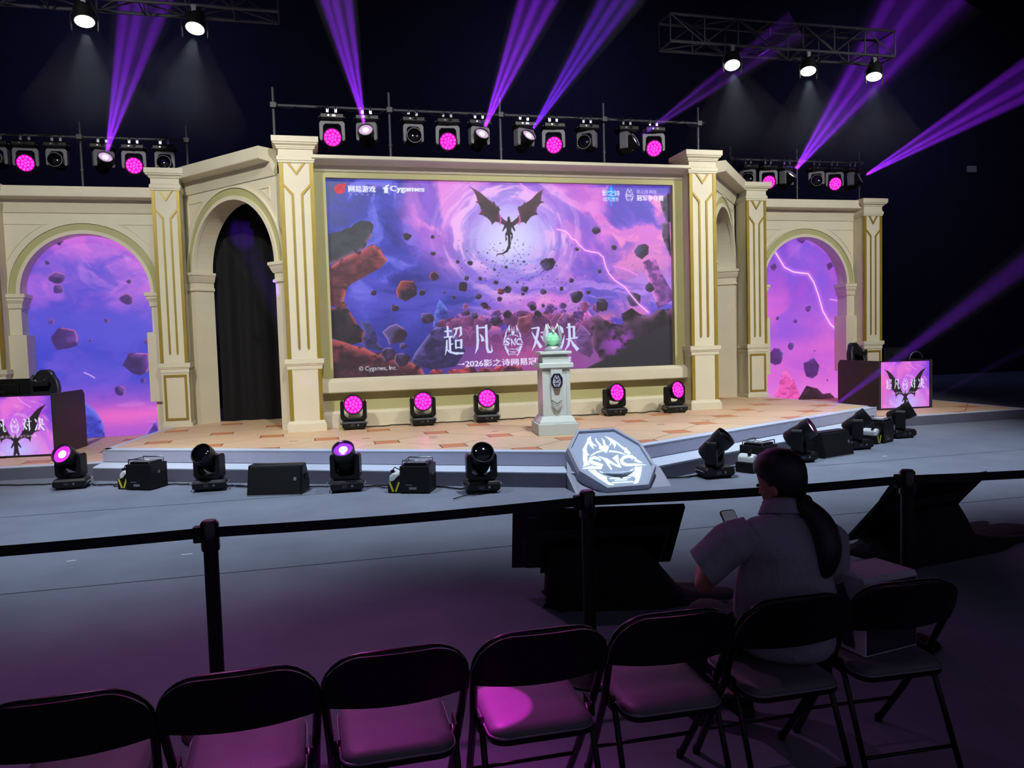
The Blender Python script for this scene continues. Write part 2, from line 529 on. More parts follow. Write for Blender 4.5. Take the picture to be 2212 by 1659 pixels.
# ------------------------------------------------------------------ arch walls
def arch_wall(name, label, M, R0, zs, zb, ztop, xl, xr, depth, corn, imp, step, pan):
    """local frame: x along the wall, front face at y = 0, opening centred on x = 0"""
    t = thing(name, label, 'arch wall', group='arch walls of the stage set')
    t.matrix_world = M
    jam = R0 + (.10 if step else .0)
    out = [(-xl, zb), (-R0, zb)] + [(-x, z) for x, z in arc(0, zs, R0, 0, 180, 40)] + [(R0, zb), (xr, zb), (xr, ztop), (-xl, ztop)]
    MB().loft([[(x, 0, z) for x, z in out], [(x, depth, z) for x, z in out]]).build('wall_panel', 'cream', t)
    def ring(nm, r0, r1, y0, y1, m, a0=0, a1=180, n=40):
        p = arc(0, zs, r1, a0, a1, n) + arc(0, zs, r0, a1, a0, n)
        k = n + 1
        o = MB()
        vs = [(x, y0, z) for x, z in p] + [(x, y1, z) for x, z in p]
        q = 2 * k
        fs = [(i, i + 1, q - 2 - i, q - 1 - i) for i in range(n)] + [(q + i, q + q - 1 - i, q + q - 2 - i, q + i + 1) for i in range(n)]
        fs += [(i, q + i, q + (i + 1) % q, (i + 1) % q) for i in range(q)]
        return o.add(vs, fs).build(nm, m, t, smooth=40)
    s = R0 / 1.185
    ring('arch_rim', R0 - .005, R0 + .065 * s, -.045, .02, 'cream')
    ring('arch_band', R0 + .065 * s, R0 + .20 * s, -.012, .01, 'olive')
    ring('arch_moulding', R0 + .20 * s, R0 + .225 * s, -.035, .01, 'cream')
    if pan:
        r2 = R0 + pan
        lim = math.degrees(math.asin(min(.98, (ztop - .18 - zs) / r2)))
        for sgn in (1, -1):
            x1 = xr - .16 if sgn > 0 else xl - .16
            zt = ztop - .20
            xa = math.sqrt(max(r2 ** 2 - (zt - zs) ** 2, .01))
            a1 = math.degrees(math.atan2(zt - zs, xa))
            a0 = math.degrees(math.acos(min(.99, x1 / r2))) if x1 < r2 else 2
            aa = (a0, a1) if sgn > 0 else (180 - a1, 180 - a0)
            ring('panel_moulding', r2, r2 + .018, -.012, .01, 'cream', aa[0], aa[1], 16)
            MB().box((min(sgn * xa, sgn * x1), -.014, zt - .012), (max(sgn * xa, sgn * x1), .01, zt + .012)).build('panel_moulding', 'cream', t)
            za = zs + (math.sqrt(r2 ** 2 - x1 ** 2) if x1 < r2 else 0)
            MB().box((sgn * x1 - .009, -.012, za), (sgn * x1 + .009, .01, zt)).build('panel_moulding', 'cream', t)
    # imposts
    for sgn in (-1, 1):
        x0, x1 = sgn * (R0 - .0), sgn * (R0 + .30 * s)
        def blk(nm, pr, m='cream'):
            rings = []
            for o_, z in pr:
                xa, xb = x0 - sgn * o_, x1 + sgn * o_ * .5
                rings.append([(xa, -.03 - o_, z), (xb, -.03 - o_, z), (xb, depth, z), (xa, depth, z)])
            MB().loft(rings).build(nm, m, t)
        blk('impost', [(.01, imp - .34 * s), (.035, imp - .33 * s), (.035, imp - .29 * s), (.012, imp - .275 * s), (.012, imp - .19 * s), (.03, imp - .175 * s), (.055, imp - .12 * s), (.075, imp - .06 * s), (.09, imp - .05 * s), (.09, imp)] if not step else
            [(.0, imp - .27), (.03, imp - .25), (.04, imp - .17), (.075, imp - .11), (.075, imp - .075), (.10, imp - .065), (.10, imp)])
        blk('jamb_pilaster', [(.004, zb), (.004, imp - .25 * s)])
        if step:
            blk('jamb_block', [(.09, step[0]), (.09, step[1]), (.0, step[1] + .01)])
    # cornice
    c0, c1, c2 = corn
    pr = [(.05, c0), (-.02, c0), (-.03, c0 + .02), (-.05, c0 + (c1 - c0) * .35), (-.10, c1 - .02), (-.30, c1), (-.31, c1 + .012), (-.31, c2), (.05, c2)]
    profile_bar('cornice', pr, -xl, xr, t)
    return t
for sgn, nm in ((-1, 'left'), (1, 'right')):
    d = Vector((1.525 * -sgn, -1.82)).normalized() if sgn < 0 else Vector((1.525, 1.82)).normalized()
    # wing wall: local x runs from the screen pillar outwards on the right, inwards on the left
    Mx = Matrix.Translation((sgn * 4.757, 14.49, 0)) @ Matrix.Rotation(math.atan2(d.y, d.x), 4, 'Z')
    xl, xr = (1.46, 1.25) if sgn < 0 else (1.25, 1.46)
    arch_wall('archway_wall', 'slanted cream wall with an open dark archway, %s of the main screen' % nm, Mx, 1.185, 3.17, ZS, 4.64, xl, xr, .36, (4.60, 4.83, 5.03), 3.18, None, .33)
    Mx = T(sgn * 7.38, 15.5, 0)
    arch_wall('screen_arch_wall', 'cream arch wall holding the %s arched screen' % ('blue left' if sgn < 0 else 'pink right'), Mx, 1.07, 2.83, ZL, 4.27, 1.5, 1.5, .30, (4.26, 4.50, 4.68), 2.83, (.83, 2.10), .30)
# black drapes behind the archways
for sgn in (-1, 1):
    pts = []
    n = 90
    for i in range(n + 1):
        u = i / n
        pts.append((sgn * (3.1 + 2.1 * u), 15.72 + .04 * math.sin(u * 40) + .02 * math.sin(u * 17 + 1)))
    rows = [[(x, y, z) for x, y in pts] for z in (ZS + .002, 2.6, 4.9)]
    MBc = MB().loft(rows, None, False, False)
    o = MBc.build('backstage_drape', 'curtain', None, smooth=True)
    tag(o, 'black drape hanging behind the %s open archway' % ('left' if sgn < 0 else 'right'), 'curtain', 'black drapes behind the archways')

# ------------------------------------------------------------------ print on the screens (drawn in code as vertex colours)
ART={'rock_lt':[(1,302),(79,284),(98,270),(130,265),(147,246),(187,226),(238,232),(256,252),(239,315),(214,348),(208,371),(166,394),(72,440),(6,472)],
'rock_arm':[(4,482),(77,434),(175,394),(208,376),(242,357),(283,376),(304,418),(324,444),(292,483),(225,520),(139,566),(101,589),(91,617),(74,668),(91,696),(59,710),(-3,695)],
'rock_ll':[(4,709),(87,704),(108,734),(138,791),(180,849),(170,900),(114,913),(41,892),(0,872)],
'rock_bl':[(3,880),(68,898),(113,918),(178,934),(233,966),(299,961),(336,986),(421,1018),(496,1059),(514,1105),(-2,1100)],
'rock_blue':[(157,782),(212,793),(247,860),(254,908),(308,966),(178,934),(161,895),(180,849)],
'peak_l':[(430,1033),(461,971),(543,867),(583,825),(661,832),(708,891),(755,971),(692,1057),(554,1071)],
'spire':[(569,825),(581,753),(611,665),(656,725),(661,832),(631,855)],
'mass_r':[(1531,954),(1524,792),(1578,778),(1652,830),(1739,842),(1730,775),(1796,741),(1851,778),(1917,789),(1962,754),(2063,751),(2065,1100),(1495,1100),(1583,1047),(1572,1016)],
'mass_r2':[(1518,1035),(1434,992),(1415,900),(1469,831),(1532,893),(1540,1005)],
'pillar_r':[(1873,462),(1956,431),(1988,513),(2063,637),(2066,699),(1973,749),(1920,615)],
'rock_tr':[(1995,87),(2064,35),(2064,218),(2037,223),(2011,147)],
'rock_tr2':[(2002,228),(2057,218),(2063,432),(2035,381),(2008,309)],
'mid_rocks1':[(1062,841),(1079,782),(1151,769),(1154,843),(1122,882)],
'mid_rocks2':[(1311,817),(1355,758),(1418,769),(1438,820),(1416,850),(1321,847)],
'spire_r':[(1454,825),(1493,720),(1535,782),(1523,822)],
'smoke':[(1572,1047),(1617,967),(1683,938),(1684,887),(1750,868),(1820,931),(1808,982),(1692,1010),(1648,1049)],
'wing_l':[(809,26),(872,60),(915,97),(944,116),(949,106),(963,132),(975,140),(976,132),(983,151),(989,161),(979,161),(982,188),(1011,216),(1039,230),(1037,266),(1010,247),(980,231),(955,226),(935,244),(930,228),(911,207),(882,189),(857,186),(873,165),(869,141),(857,122),(840,115),(853,109),(848,84),(833,51)],
'wing_r':[(1252,34),(1213,59),(1177,94),(1140,118),(1137,109),(1120,130),(1102,138),(1096,131),(1092,153),(1096,162),(1103,186),(1082,206),(1056,227),(1030,240),(1034,266),(1070,247),(1096,230),(1127,227),(1140,238),(1150,220),(1174,195),(1194,186),(1215,183),(1205,166),(1211,142),(1232,117),(1256,110),(1236,102),(1239,73)],
'body':[(1030,197),(1042,197),(1047,221),(1060,240),(1075,274),(1069,282),(1052,256),(1049,279),(1059,298),(1058,317),(1049,337),(1046,322),(1050,305),(1042,298),(1045,342),(1041,371),(1025,400),(994,414),(964,417),(952,431),(960,411),(993,406),(1015,390),(1028,361),(1028,313),(1024,301),(1018,308),(1023,327),(1013,342),(1012,298),(1021,279),(1020,257),(999,282),(995,279),(1012,240),(1027,224)],
'bolt':[(1331,267),(1378,277),(1401,292),(1419,321),(1445,331),(1470,361),(1501,390),(1544,400),(1586,406),(1618,431),(1633,491),(1653,531),(1690,572),(1755,613),(1787,654),(1841,716),(1906,769)],
'bolt2':[(1681,486),(1735,496),(1789,517),(1838,543)],
'rocks':[(439,313,26),(584,314,15),(1263,474,52),(749,599,36),(590,537,30),(426,617,66),(1868,396,55),(1914,620,36),(1808,690,56),(1442,664,46),(1601,717,48),(1412,569,20),(1689,374,20),(1573,271,33),(357,715,25),(514,627,22),(537,776,42),(356,863,72),(396,929,22),(724,457,14),(798,462,18),(583,409,18),(775,549,18),(854,554,14),(949,576,18),(841,656,24),(977,628,24),(1233,632,24),(1120,615,24),(1348,618,16),(1517,640,18),(1589,516,16),(1452,383,14),(239,625,20),(768,747,24),(966,672,18),(1168,725,26),(1231,716,14),(941,799,36),(1013,761,30),(812,767,24),(874,710,26),(1018,619,26),(1198,765,26),(1283,1067,40),(1109,645,14),(1012,489,12),(941,501,10),(1120,456,9),(1078,576,10),(697,659,14),(640,629,10),(308,976,46),(383,1007,50)],
'texts':{'logo':[(45,24),(116,82)],'l1':[(125,34),(273,70)],'l1s':[(128,77),(271,86)],'cy':[(356,31),(546,70)],'cyicon':[(312,26),(350,73)],'blue':[(1617,5),(1738,108)],'tr1':[(1621,33),(1733,66)],'tr2':[(1626,74),(1727,99)],'snc':[(1766,17),(1828,97)],'t1':[(1844,26),(1973,49)],'t2':[(1844,57),(2020,92)],'big1':[(627,823),(746,992)],'big2':[(808,821),(920,990)],'emb':[(976,820),(1113,1004)],'big3':[(1153,829),(1286,987)],'big4':[(1327,823),(1446,992)],'sub':[(699,1020),(1293,1083)],'inc':[(143,1037),(353,1071)]}}
EMB={'wing':[[(-98,1069),(-127,1058),(-168,1021),(-182,975),(-257,863),(-302,799),(-298,775),(-354,614),(-371,516),(-400,470),(-368,472),(-347,489),(-305,496),(-305,521),(-308,559),(-304,609),(-275,682),(-248,692),(-259,732),(-246,809),(-205,897),(-176,947),(-173,880),(-153,801),(-142,864),(-149,918),(-122,875),(-100,853),(-98,872),(-125,915),(-127,983),(-120,1030)],[(83,1057),(108,1034),(138,1010),(164,966),(198,908),(225,825),(251,782),(277,786),(267,747),(288,672),(261,643),(229,679),(210,694),(232,731),(214,773),(195,855),(173,911),(158,858),(115,783),(130,848),(132,902),(120,903),(90,866),(63,848),(108,904),(115,958),(103,1007)],[(-356,401),(-272,394),(-261,345),(-214,279),(-175,245),(-193,205),(-194,158),(-161,119),(-141,88),(-199,101),(-224,138),(-278,227),(-315,303)],[(233,392),(325,388),(244,226),(189,137),(157,94),(97,71),(104,100),(144,142),(166,187),(152,225),(86,238),(147,273),(200,316)]],
'horn':[[(-53,1030),(-45,1022),(-55,975),(-40,920),(-31,885),(-36,859),(-62,868),(-61,908),(-69,963)],[(26,1028),(31,994),(46,965),(35,925),(32,878),(25,857),(3,864),(6,908),(23,947)]],
'head':[[(-69,849),(-26,865),(10,850),(46,857),(48,837),(52,816),(28,779),(5,742),(-19,710),(-38,724),(-46,761),(-67,783),(-70,796),(-86,805),(-72,823)]],
'arc':[[(-237,678),(-173,723),(-113,755),(-69,763),(-60,743),(-104,734),(-160,715),(-217,676)],[(37,752),(88,744),(151,713),(192,670),(215,641),(168,670),(115,704),(19,725)],[(-231,365),(-182,323),(-143,301),(-97,308),(-114,273),(-160,297),(-205,326)],[(64,295),(125,318),(209,370),(165,320),(109,278),(66,268)]],
'letter':[[(-138,570),(-146,628),(-194,660),(-261,639),(-300,557),(-271,502),(-217,470),(-184,449),(-187,450),(-263,456),(-277,416),(-195,399),(-141,482),(-184,529),(-237,559),(-257,584),(-253,593),(-212,606),(-173,588),(-152,557)],[(-429,430),(-324,464),(-271,480),(-270,453),(-249,450),(-269,416),(-337,424)],[(-141,661),(-82,610),(-52,581),(-63,383),(-77,366),(-88,435),(-91,528),(-96,571)],[(111,650),(84,643),(17,594),(38,556),(46,494),(38,408),(64,403),(72,510)],[(-81,612),(-48,593),(-8,523),(25,459),(64,403),(32,411),(-27,471),(-64,547)],[(298,572),(292,628),(236,639),(163,618),(100,551),(88,466),(129,422),(210,415),(226,455),(153,471),(130,504),(134,535),(164,568),(220,584),(256,578),(252,543)],[(188,463),(259,458),(394,418),(250,414),(172,423)],[(313,598),(316,540),(362,462),(321,470),(274,507)]],
'bar':[[(-86,306),(53,296),(48,279),(-91,283)],[(-147,224),(112,211),(101,195),(-154,205)],[(-99,182),(55,176),(49,160),(-105,167)],[(-149,141),(113,132),(106,116),(-151,125)]]}
GLY={'chao':(760,[[(43,205),(335,195),(333,141),(40,161)],[(139,0),(129,391),(222,390),(202,0)],[(14,402),(361,388),(356,329),(11,363)],[(103,474),(76,762),(37,998),(51,1002),(148,774),(161,478)],[(200,390),(200,871),(283,871),(283,390)],[(246,658),(362,626),(355,593),(236,610)],[(91,793),(211,914),(440,985),(749,971),(748,907),(448,903),(238,857),(114,768)],[(393,122),(692,83),(684,30),(387,78)],[(629,24),(626,295),(571,376),(585,390),(701,314),(707,25)],[(479,78),(442,242),(348,435),(360,443),(504,270),(545,93)],[(424,476),(427,793),(490,792),(488,475)],[(627,455),(622,792),(705,793),(710,457)],[(457,532),(689,517),(686,473),(455,488)],[(457,771),(689,761),(687,717),(455,727)]]),'fan':(713,[[(86,1),(91,542),(66,778),(8,998),(17,1002),(151,802),(185,544),(170,-1)],[(104,123),(487,116),(486,62),(103,74)],[(422,1),(432,815),(526,814),(516,-1)],[(434,804),(487,971),(632,984),(707,897),(695,881),(612,912),(560,905),(524,777)],[(699,923),(646,679),(638,679),(635,929)],[(214,314),(264,457),(387,574),(403,562),(338,407),(231,303)],[(243,519),(301,590),(361,546),(310,469)]]),'dui':(761,[[(16,158),(298,124),(289,63),(10,112)],[(229,90),(173,379),(83,741),(8,972),(18,976),(151,765),(259,400),(316,107)],[(6,250),(123,568),(292,889),(399,826),(205,523),(20,243)],[(342,312),(750,280),(746,229),(338,270)],[(506,1),(517,856),(517,997),(537,1003),(621,859),(610,-1)],[(325,423),(384,532),(421,626),(504,595),(462,481),(340,408)]]),'jue':(712,[[(3,86),(40,209),(107,353),(181,328),(143,157),(24,71)],[(204,404),(89,666),(-30,936),(67,975),(173,695),(214,407)],[(277,181),(579,154),(573,97),(272,134)],[(524,109),(513,536),(602,538),(613,111)],[(256,591),(702,547),(696,490),(251,550)],[(332,1),(343,520),(292,767),(171,997),(180,1003),(373,804),(448,527),(427,-1)],[(411,584),(481,789),(651,1004),(747,922),(566,729),(443,567)]])}
LEDL={'rocks':[(282,379,62),(285,457,44),(226,269,19),(305,107,50),(749,409,21),(730,535,53),(226,689,24),(588,691,22),(301,815,110),(855,851,30),(785,1009,115),(809,1138,21),(646,1205,47),(105,661,9),(66,428,21),(472,833,12)],'mount':[(378,1233),(434,1302),(480,1344),(529,1453),(530,1533),(527,1600),(150,1580),(250,1400),(330,1290)],'mount2':[(787,1562),(841,1484),(881,1432),(899,1569)],'streak':[(418,1062),(458,1084),(487,1105)],'cloud':[(671,277),(790,330),(428,120)]}
LEDR={'rocks':[(543,77,53),(262,337,41),(839,324,44),(613,709,38),(298,793,21),(480,821,25),(432,1043,44),(282,1128,95),(647,1248,107),(677,1096,10),(709,554,13),(809,1372,12),(1016,424,15)],'bolt':[(264,175),(291,216),(373,337),(465,379),(615,396),(671,471),(718,587),(765,737),(841,854),(956,954),(1033,1027)],'dark':[(474,1574),(589,1413),(703,1443),(760,1496),(837,1491),(914,1562),(1228,1645),(1228,1782),(473,1741)],'spire':[(231,1546),(365,1255),(457,1357),(550,1561)],'bolt2':[(842,630),(899,639),(996,666)]}
_rng = np.random.RandomState(7)
_TAB = _rng.rand(256, 256)
def vn(x, y, seed=0):
    xi, yi = np.floor(x).astype(int), np.floor(y).astype(int)
    fx, fy = x - xi, y - yi
    fx, fy = fx * fx * (3 - 2 * fx), fy * fy * (3 - 2 * fy)
    g = lambda a, b: _TAB[(a + seed * 37) % 256, (b + seed * 91) % 256]
    return (g(xi, yi) * (1 - fx) + g(xi + 1, yi) * fx) * (1 - fy) + (g(xi, yi + 1) * (1 - fx) + g(xi + 1, yi + 1) * fx) * fy
def fbm(x, y, o=5, seed=0):
    t, a, n = 0, .5, 0
    for i in range(o):
        t = t + a * vn(x * 2 ** i, y * 2 ** i, seed + i)
        n += a
        a *= .55
    return t / n
def sst(a, b, x):
    t = np.clip((x - a) / (b - a), 0, 1)
    return t * t * (3 - 2 * t)
class Canvas:
    """w x h art units drawn on a pixel grid (sRGB 0-255 floats)"""
    def __init__(s, w, h, px):
        s.w, s.h = w, h
        s.nx, s.ny = px, int(round(px * h / w))
        s.k = s.nx / w
        gx, gy = np.meshgrid((np.arange(s.nx) + .5) / s.k, (np.arange(s.ny) + .5) / s.k)
        s.X, s.Y = gx, gy
        s.a = np.zeros((s.ny, s.nx, 3))
    def mix(s, c, m):
        s.a = s.a * (1 - m[..., None]) + np.asarray(c, float) * m[..., None]
    def sl(s, x0, y0, x1, y1):
        i0, i1 = max(0, int(x0 * s.k) - 1), min(s.nx, int(x1 * s.k) + 2)
        j0, j1 = max(0, int(y0 * s.k) - 1), min(s.ny, int(y1 * s.k) + 2)
        return (slice(j0, j1), slice(i0, i1)) if i1 > i0 and j1 > j0 else None
    def inside(s, poly):
        P = np.array(poly, float)
        q = s.sl(P[:, 0].min(), P[:, 1].min(), P[:, 0].max(), P[:, 1].max())
        if q is None:
            return None, None
        X, Y = s.X[q], s.Y[q]
        ins = np.zeros(X.shape, bool)
        for i in range(len(P)):
            (x1, y1), (x2, y2) = P[i - 1], P[i]
            if y1 == y2:
                continue
            c = (y1 > Y) != (y2 > Y)
            ins ^= c & (X < (x2 - x1) * (Y - y1) / (y2 - y1) + x1)
        return q, ins
    def fill(s, poly, c, op=1.0):
        q, ins = s.inside(poly)
        if q is not None:
            m = (ins * op)[..., None]
            s.a[q] = s.a[q] * (1 - m) + np.asarray(c, float) * m
    def rock(s, poly, dark, lit, rim, seed=0, ld=(-.5, -.8), sc=.03):
        q, ins = s.inside(poly)
        if q is None:
            return
        X, Y = s.X[q], s.Y[q]
        P = np.array(poly, float)
        cx, cy = P.mean(0)
        rad = max(np.ptp(P[:, 0]), np.ptp(P[:, 1])) / 2 + 1
        g = ((X - cx) * ld[0] + (Y - cy) * ld[1]) / rad
        n = fbm(X * sc + seed, Y * sc * 1.4, 4, seed % 9)
        f = sst(.1, .75, g * .5 + n * .9 - .12) * sst(.28, .42, vn(X * sc * .8, Y * sc * .8, seed % 7 + 3))
        col = np.asarray(dark, float) * (.7 + .6 * n[..., None]) * (1 - f[..., None]) + np.asarray(lit, float) * f[..., None]
        dist = np.full(X.shape, 1e9)
        for i in range(len(P)):
            if (P[i] - P[i - 1]) @ np.array([-ld[1], ld[0]]) < 0:
                continue
            dist = np.minimum(dist, s.seg(X, Y, P[i - 1], P[i]))
        rm = (np.exp(-(dist / (rad * .10 + 1)) ** 2) * .75 * sst(.36, .48, n))[..., None]
        col = col * (1 - rm) + np.asarray(rim, float) * rm
        m = ins[..., None]
        s.a[q] = np.where(m, col, s.a[q])
    @staticmethod
    def seg(X, Y, a, b):
        ab = b - a
        t = np.clip(((X - a[0]) * ab[0] + (Y - a[1]) * ab[1]) / (ab @ ab + 1e-9), 0, 1)
        return np.hypot(X - a[0] - t * ab[0], Y - a[1] - t * ab[1])
    def line(s, pts, c, w, glow=0, gc=None):
        P = np.array(pts, float)
        pad = w + glow * 3
        q = s.sl(P[:, 0].min() - pad, P[:, 1].min() - pad, P[:, 0].max() + pad, P[:, 1].max() + pad)
        if q is None:
            return
        X, Y = s.X[q], s.Y[q]
        d = np.full(X.shape, 1e9)
        for i in range(len(P) - 1):
            d = np.minimum(d, s.seg(X, Y, P[i], P[i + 1]))
        if glow:
            m = (np.exp(-(d / glow) ** 2) * .6)[..., None]
            s.a[q] = s.a[q] * (1 - m) + np.asarray(gc, float) * m
        m = np.clip(w / 2 - d + .8, 0, 1)[..., None]
        s.a[q] = s.a[q] * (1 - m) + np.asarray(c, float) * m
    def text(s, string, x0, y0, x1, y1, c, bold=.012, keep=True):
        tr, (bw, bh) = glyphs(string, 0)
        sx, sy = (x1 - x0) / bw, (y1 - y0) / bh
        k = bold * (y1 - y0) * 1.6
        for dx, dy in ((0, 0), (k, 0), (-k, 0), (0, k * .6)) if bold else ((0, 0),):
            for t in tr:
                s.fill([(x0 + dx + a * sx, y1 + dy - b * sy) for a, b in t], c)
    def glyph(s, key, x0, y0, x1, y1, c):
        wd, st_ = GLY[key]
        for p in st_:
            s.fill([(x0 + a / wd * (x1 - x0), y0 + b / 1000 * (y1 - y0)) for a, b in p], c)
    def emblem(s, x0, y0, x1, y1, c):
        for k, v in EMB.items():
            for p in v:
                s.fill([(x0 + (a + 415) / 830 * (x1 - x0), y1 - (b - 95) / 990 * (y1 - y0)) for a, b in p], c)
    def grid(s, name, width, par, m, ss=2):
        """flat screen face: local x right, z up from the bottom left corner, one vertex per pixel pair"""
        a = s.a[:s.ny // ss * ss, :s.nx // ss * ss].reshape(s.ny // ss, ss, s.nx // ss, ss, 3).mean((1, 3))
        ny, nx = a.shape[:2]
        v = np.clip(a / 255, 0, 1)
        v = np.where(v <= .04045, v / 12.92, ((v + .055) / 1.055) ** 2.4)
        hgt = width * s.h / s.w
        gx, gz = np.meshgrid(np.linspace(0, width, nx), np.linspace(hgt, 0, ny))
        co = np.stack([gx, np.zeros_like(gx), gz], -1).reshape(-1, 3)
        idx = np.arange(nx * ny).reshape(ny, nx)
        f = np.stack([idx[1:, :-1], idx[1:, 1:], idx[:-1, 1:], idx[:-1, :-1]], -1).reshape(-1, 4)
        me = bpy.data.meshes.new(name)
        me.vertices.add(len(co))
        me.vertices.foreach_set('co', co.ravel())
        me.loops.add(f.size)
        me.loops.foreach_set('vertex_index', f.ravel().astype(np.int32))
        me.polygons.add(len(f))
        me.polygons.foreach_set('loop_start', np.arange(0, f.size, 4, dtype=np.int32))
        me.update(calc_edges=True)
        at = me.color_attributes.new('print', 'FLOAT_COLOR', 'POINT')
        at.data.foreach_set('color', np.concatenate([v.reshape(-1, 3), np.ones((nx * ny, 1))], 1).ravel().astype(np.float32))
        me.materials.append(m)
        o = bpy.data.objects.new(name, me)
        COL.objects.link(o)
        o.parent = par
        return o
_GL = {}
def glyphs(string, bold):
    if (string, bold) in _GL:
        return _GL[(string, bold)]
    cu = bpy.data.curves.new('t', 'FONT')
    cu.body = string
    cu.size = 1
    cu.offset = bold
    cu.resolution_u = 3
    cu.fill_mode = 'FRONT'
    o = bpy.data.objects.new('t', cu)
    COL.objects.link(o)
    dg = bpy.context.evaluated_depsgraph_get()
    ev = o.evaluated_get(dg)
    me = ev.to_mesh()
    me.calc_loop_triangles()
    V = np.array([v.co[:2] for v in me.vertices]) if len(me.vertices) else np.zeros((1, 2))
    lo, hi = V.min(0), V.max(0)
    tr = [[tuple(V[i] - lo) for i in t.vertices] for t in me.loop_triangles]
    ev.to_mesh_clear()
    bpy.data.objects.remove(o)
    _GL[(string, bold)] = (tr, tuple(np.maximum(hi - lo, 1e-3)))
    return _GL[(string, bold)]
def blob(cx, cy, r, seed, sq=1.0, n=9):
    g = np.random.RandomState(seed)
    a = np.sort((np.arange(n) + g.rand(n) * .7) / n * 2 * PI) + g.rand() * 6
    rr = r * (.78 + .34 * g.rand(n))
    return [(cx + rr[i] * math.cos(a[i]), cy + rr[i] * sq * math.sin(a[i])) for i in range(n)]
def screen_mat(name, strength=1.0):
    m_ = bpy.data.materials.new(name)
    m_.use_nodes = True
    nt = m_.node_tree
    b = nt.nodes['Principled BSDF']
    b.inputs['Base Color'].default_value = (.006, .006, .008, 1)
    b.inputs['Roughness'].default_value = .5
    at = nt.nodes.new('ShaderNodeAttribute')
    at.attribute_name = 'print'
    nt.links.new(at.outputs['Color'], b.inputs['Emission Color'])
    b.inputs['Emission Strength'].default_value = strength
    m_.cycles.emission_sampling = 'NONE'
    return m_
SCREEN = screen_mat('screen_print', 1.0)

def sky(c, cx, cy, u, tilt):
    """swirling storm clouds round (cx, cy); u: unit length"""
    x, y = (c.X - cx) / u, (c.Y - cy) / u
    r, th = np.hypot(x, y * 1.15), np.abs(np.arctan2(y, x) - .6)
    th = np.minimum(th, 2 * PI - th)
    ang = 1.4 / (r + .35)
    xs, ys = x * np.cos(ang) - y * np.sin(ang), x * np.sin(ang) + y * np.cos(ang)
    w1 = fbm(xs * 1.6 + 11, ys * 1.6 + 5, 5, 1)
    w2 = fbm(x * 1.1 + w1 * 1.6 + 3, y * 1.5 + w1 * 1.2 + 8, 6, 4)
    st_ = fbm(th * 2.2 + r * 3 + 20, r * 9 + w1 * 2, 4, 6)
    return x, y, r, th, w1, w2, st_

def xs_(x, y, r):
    a = 1.1 / (r + .3)
    return (x * np.cos(a) - y * np.sin(a)) * 3.2 + 50
def ys_(x, y, r):
    a = 1.1 / (r + .3)
    return (x * np.sin(a) + y * np.cos(a)) * 3.2 + 50
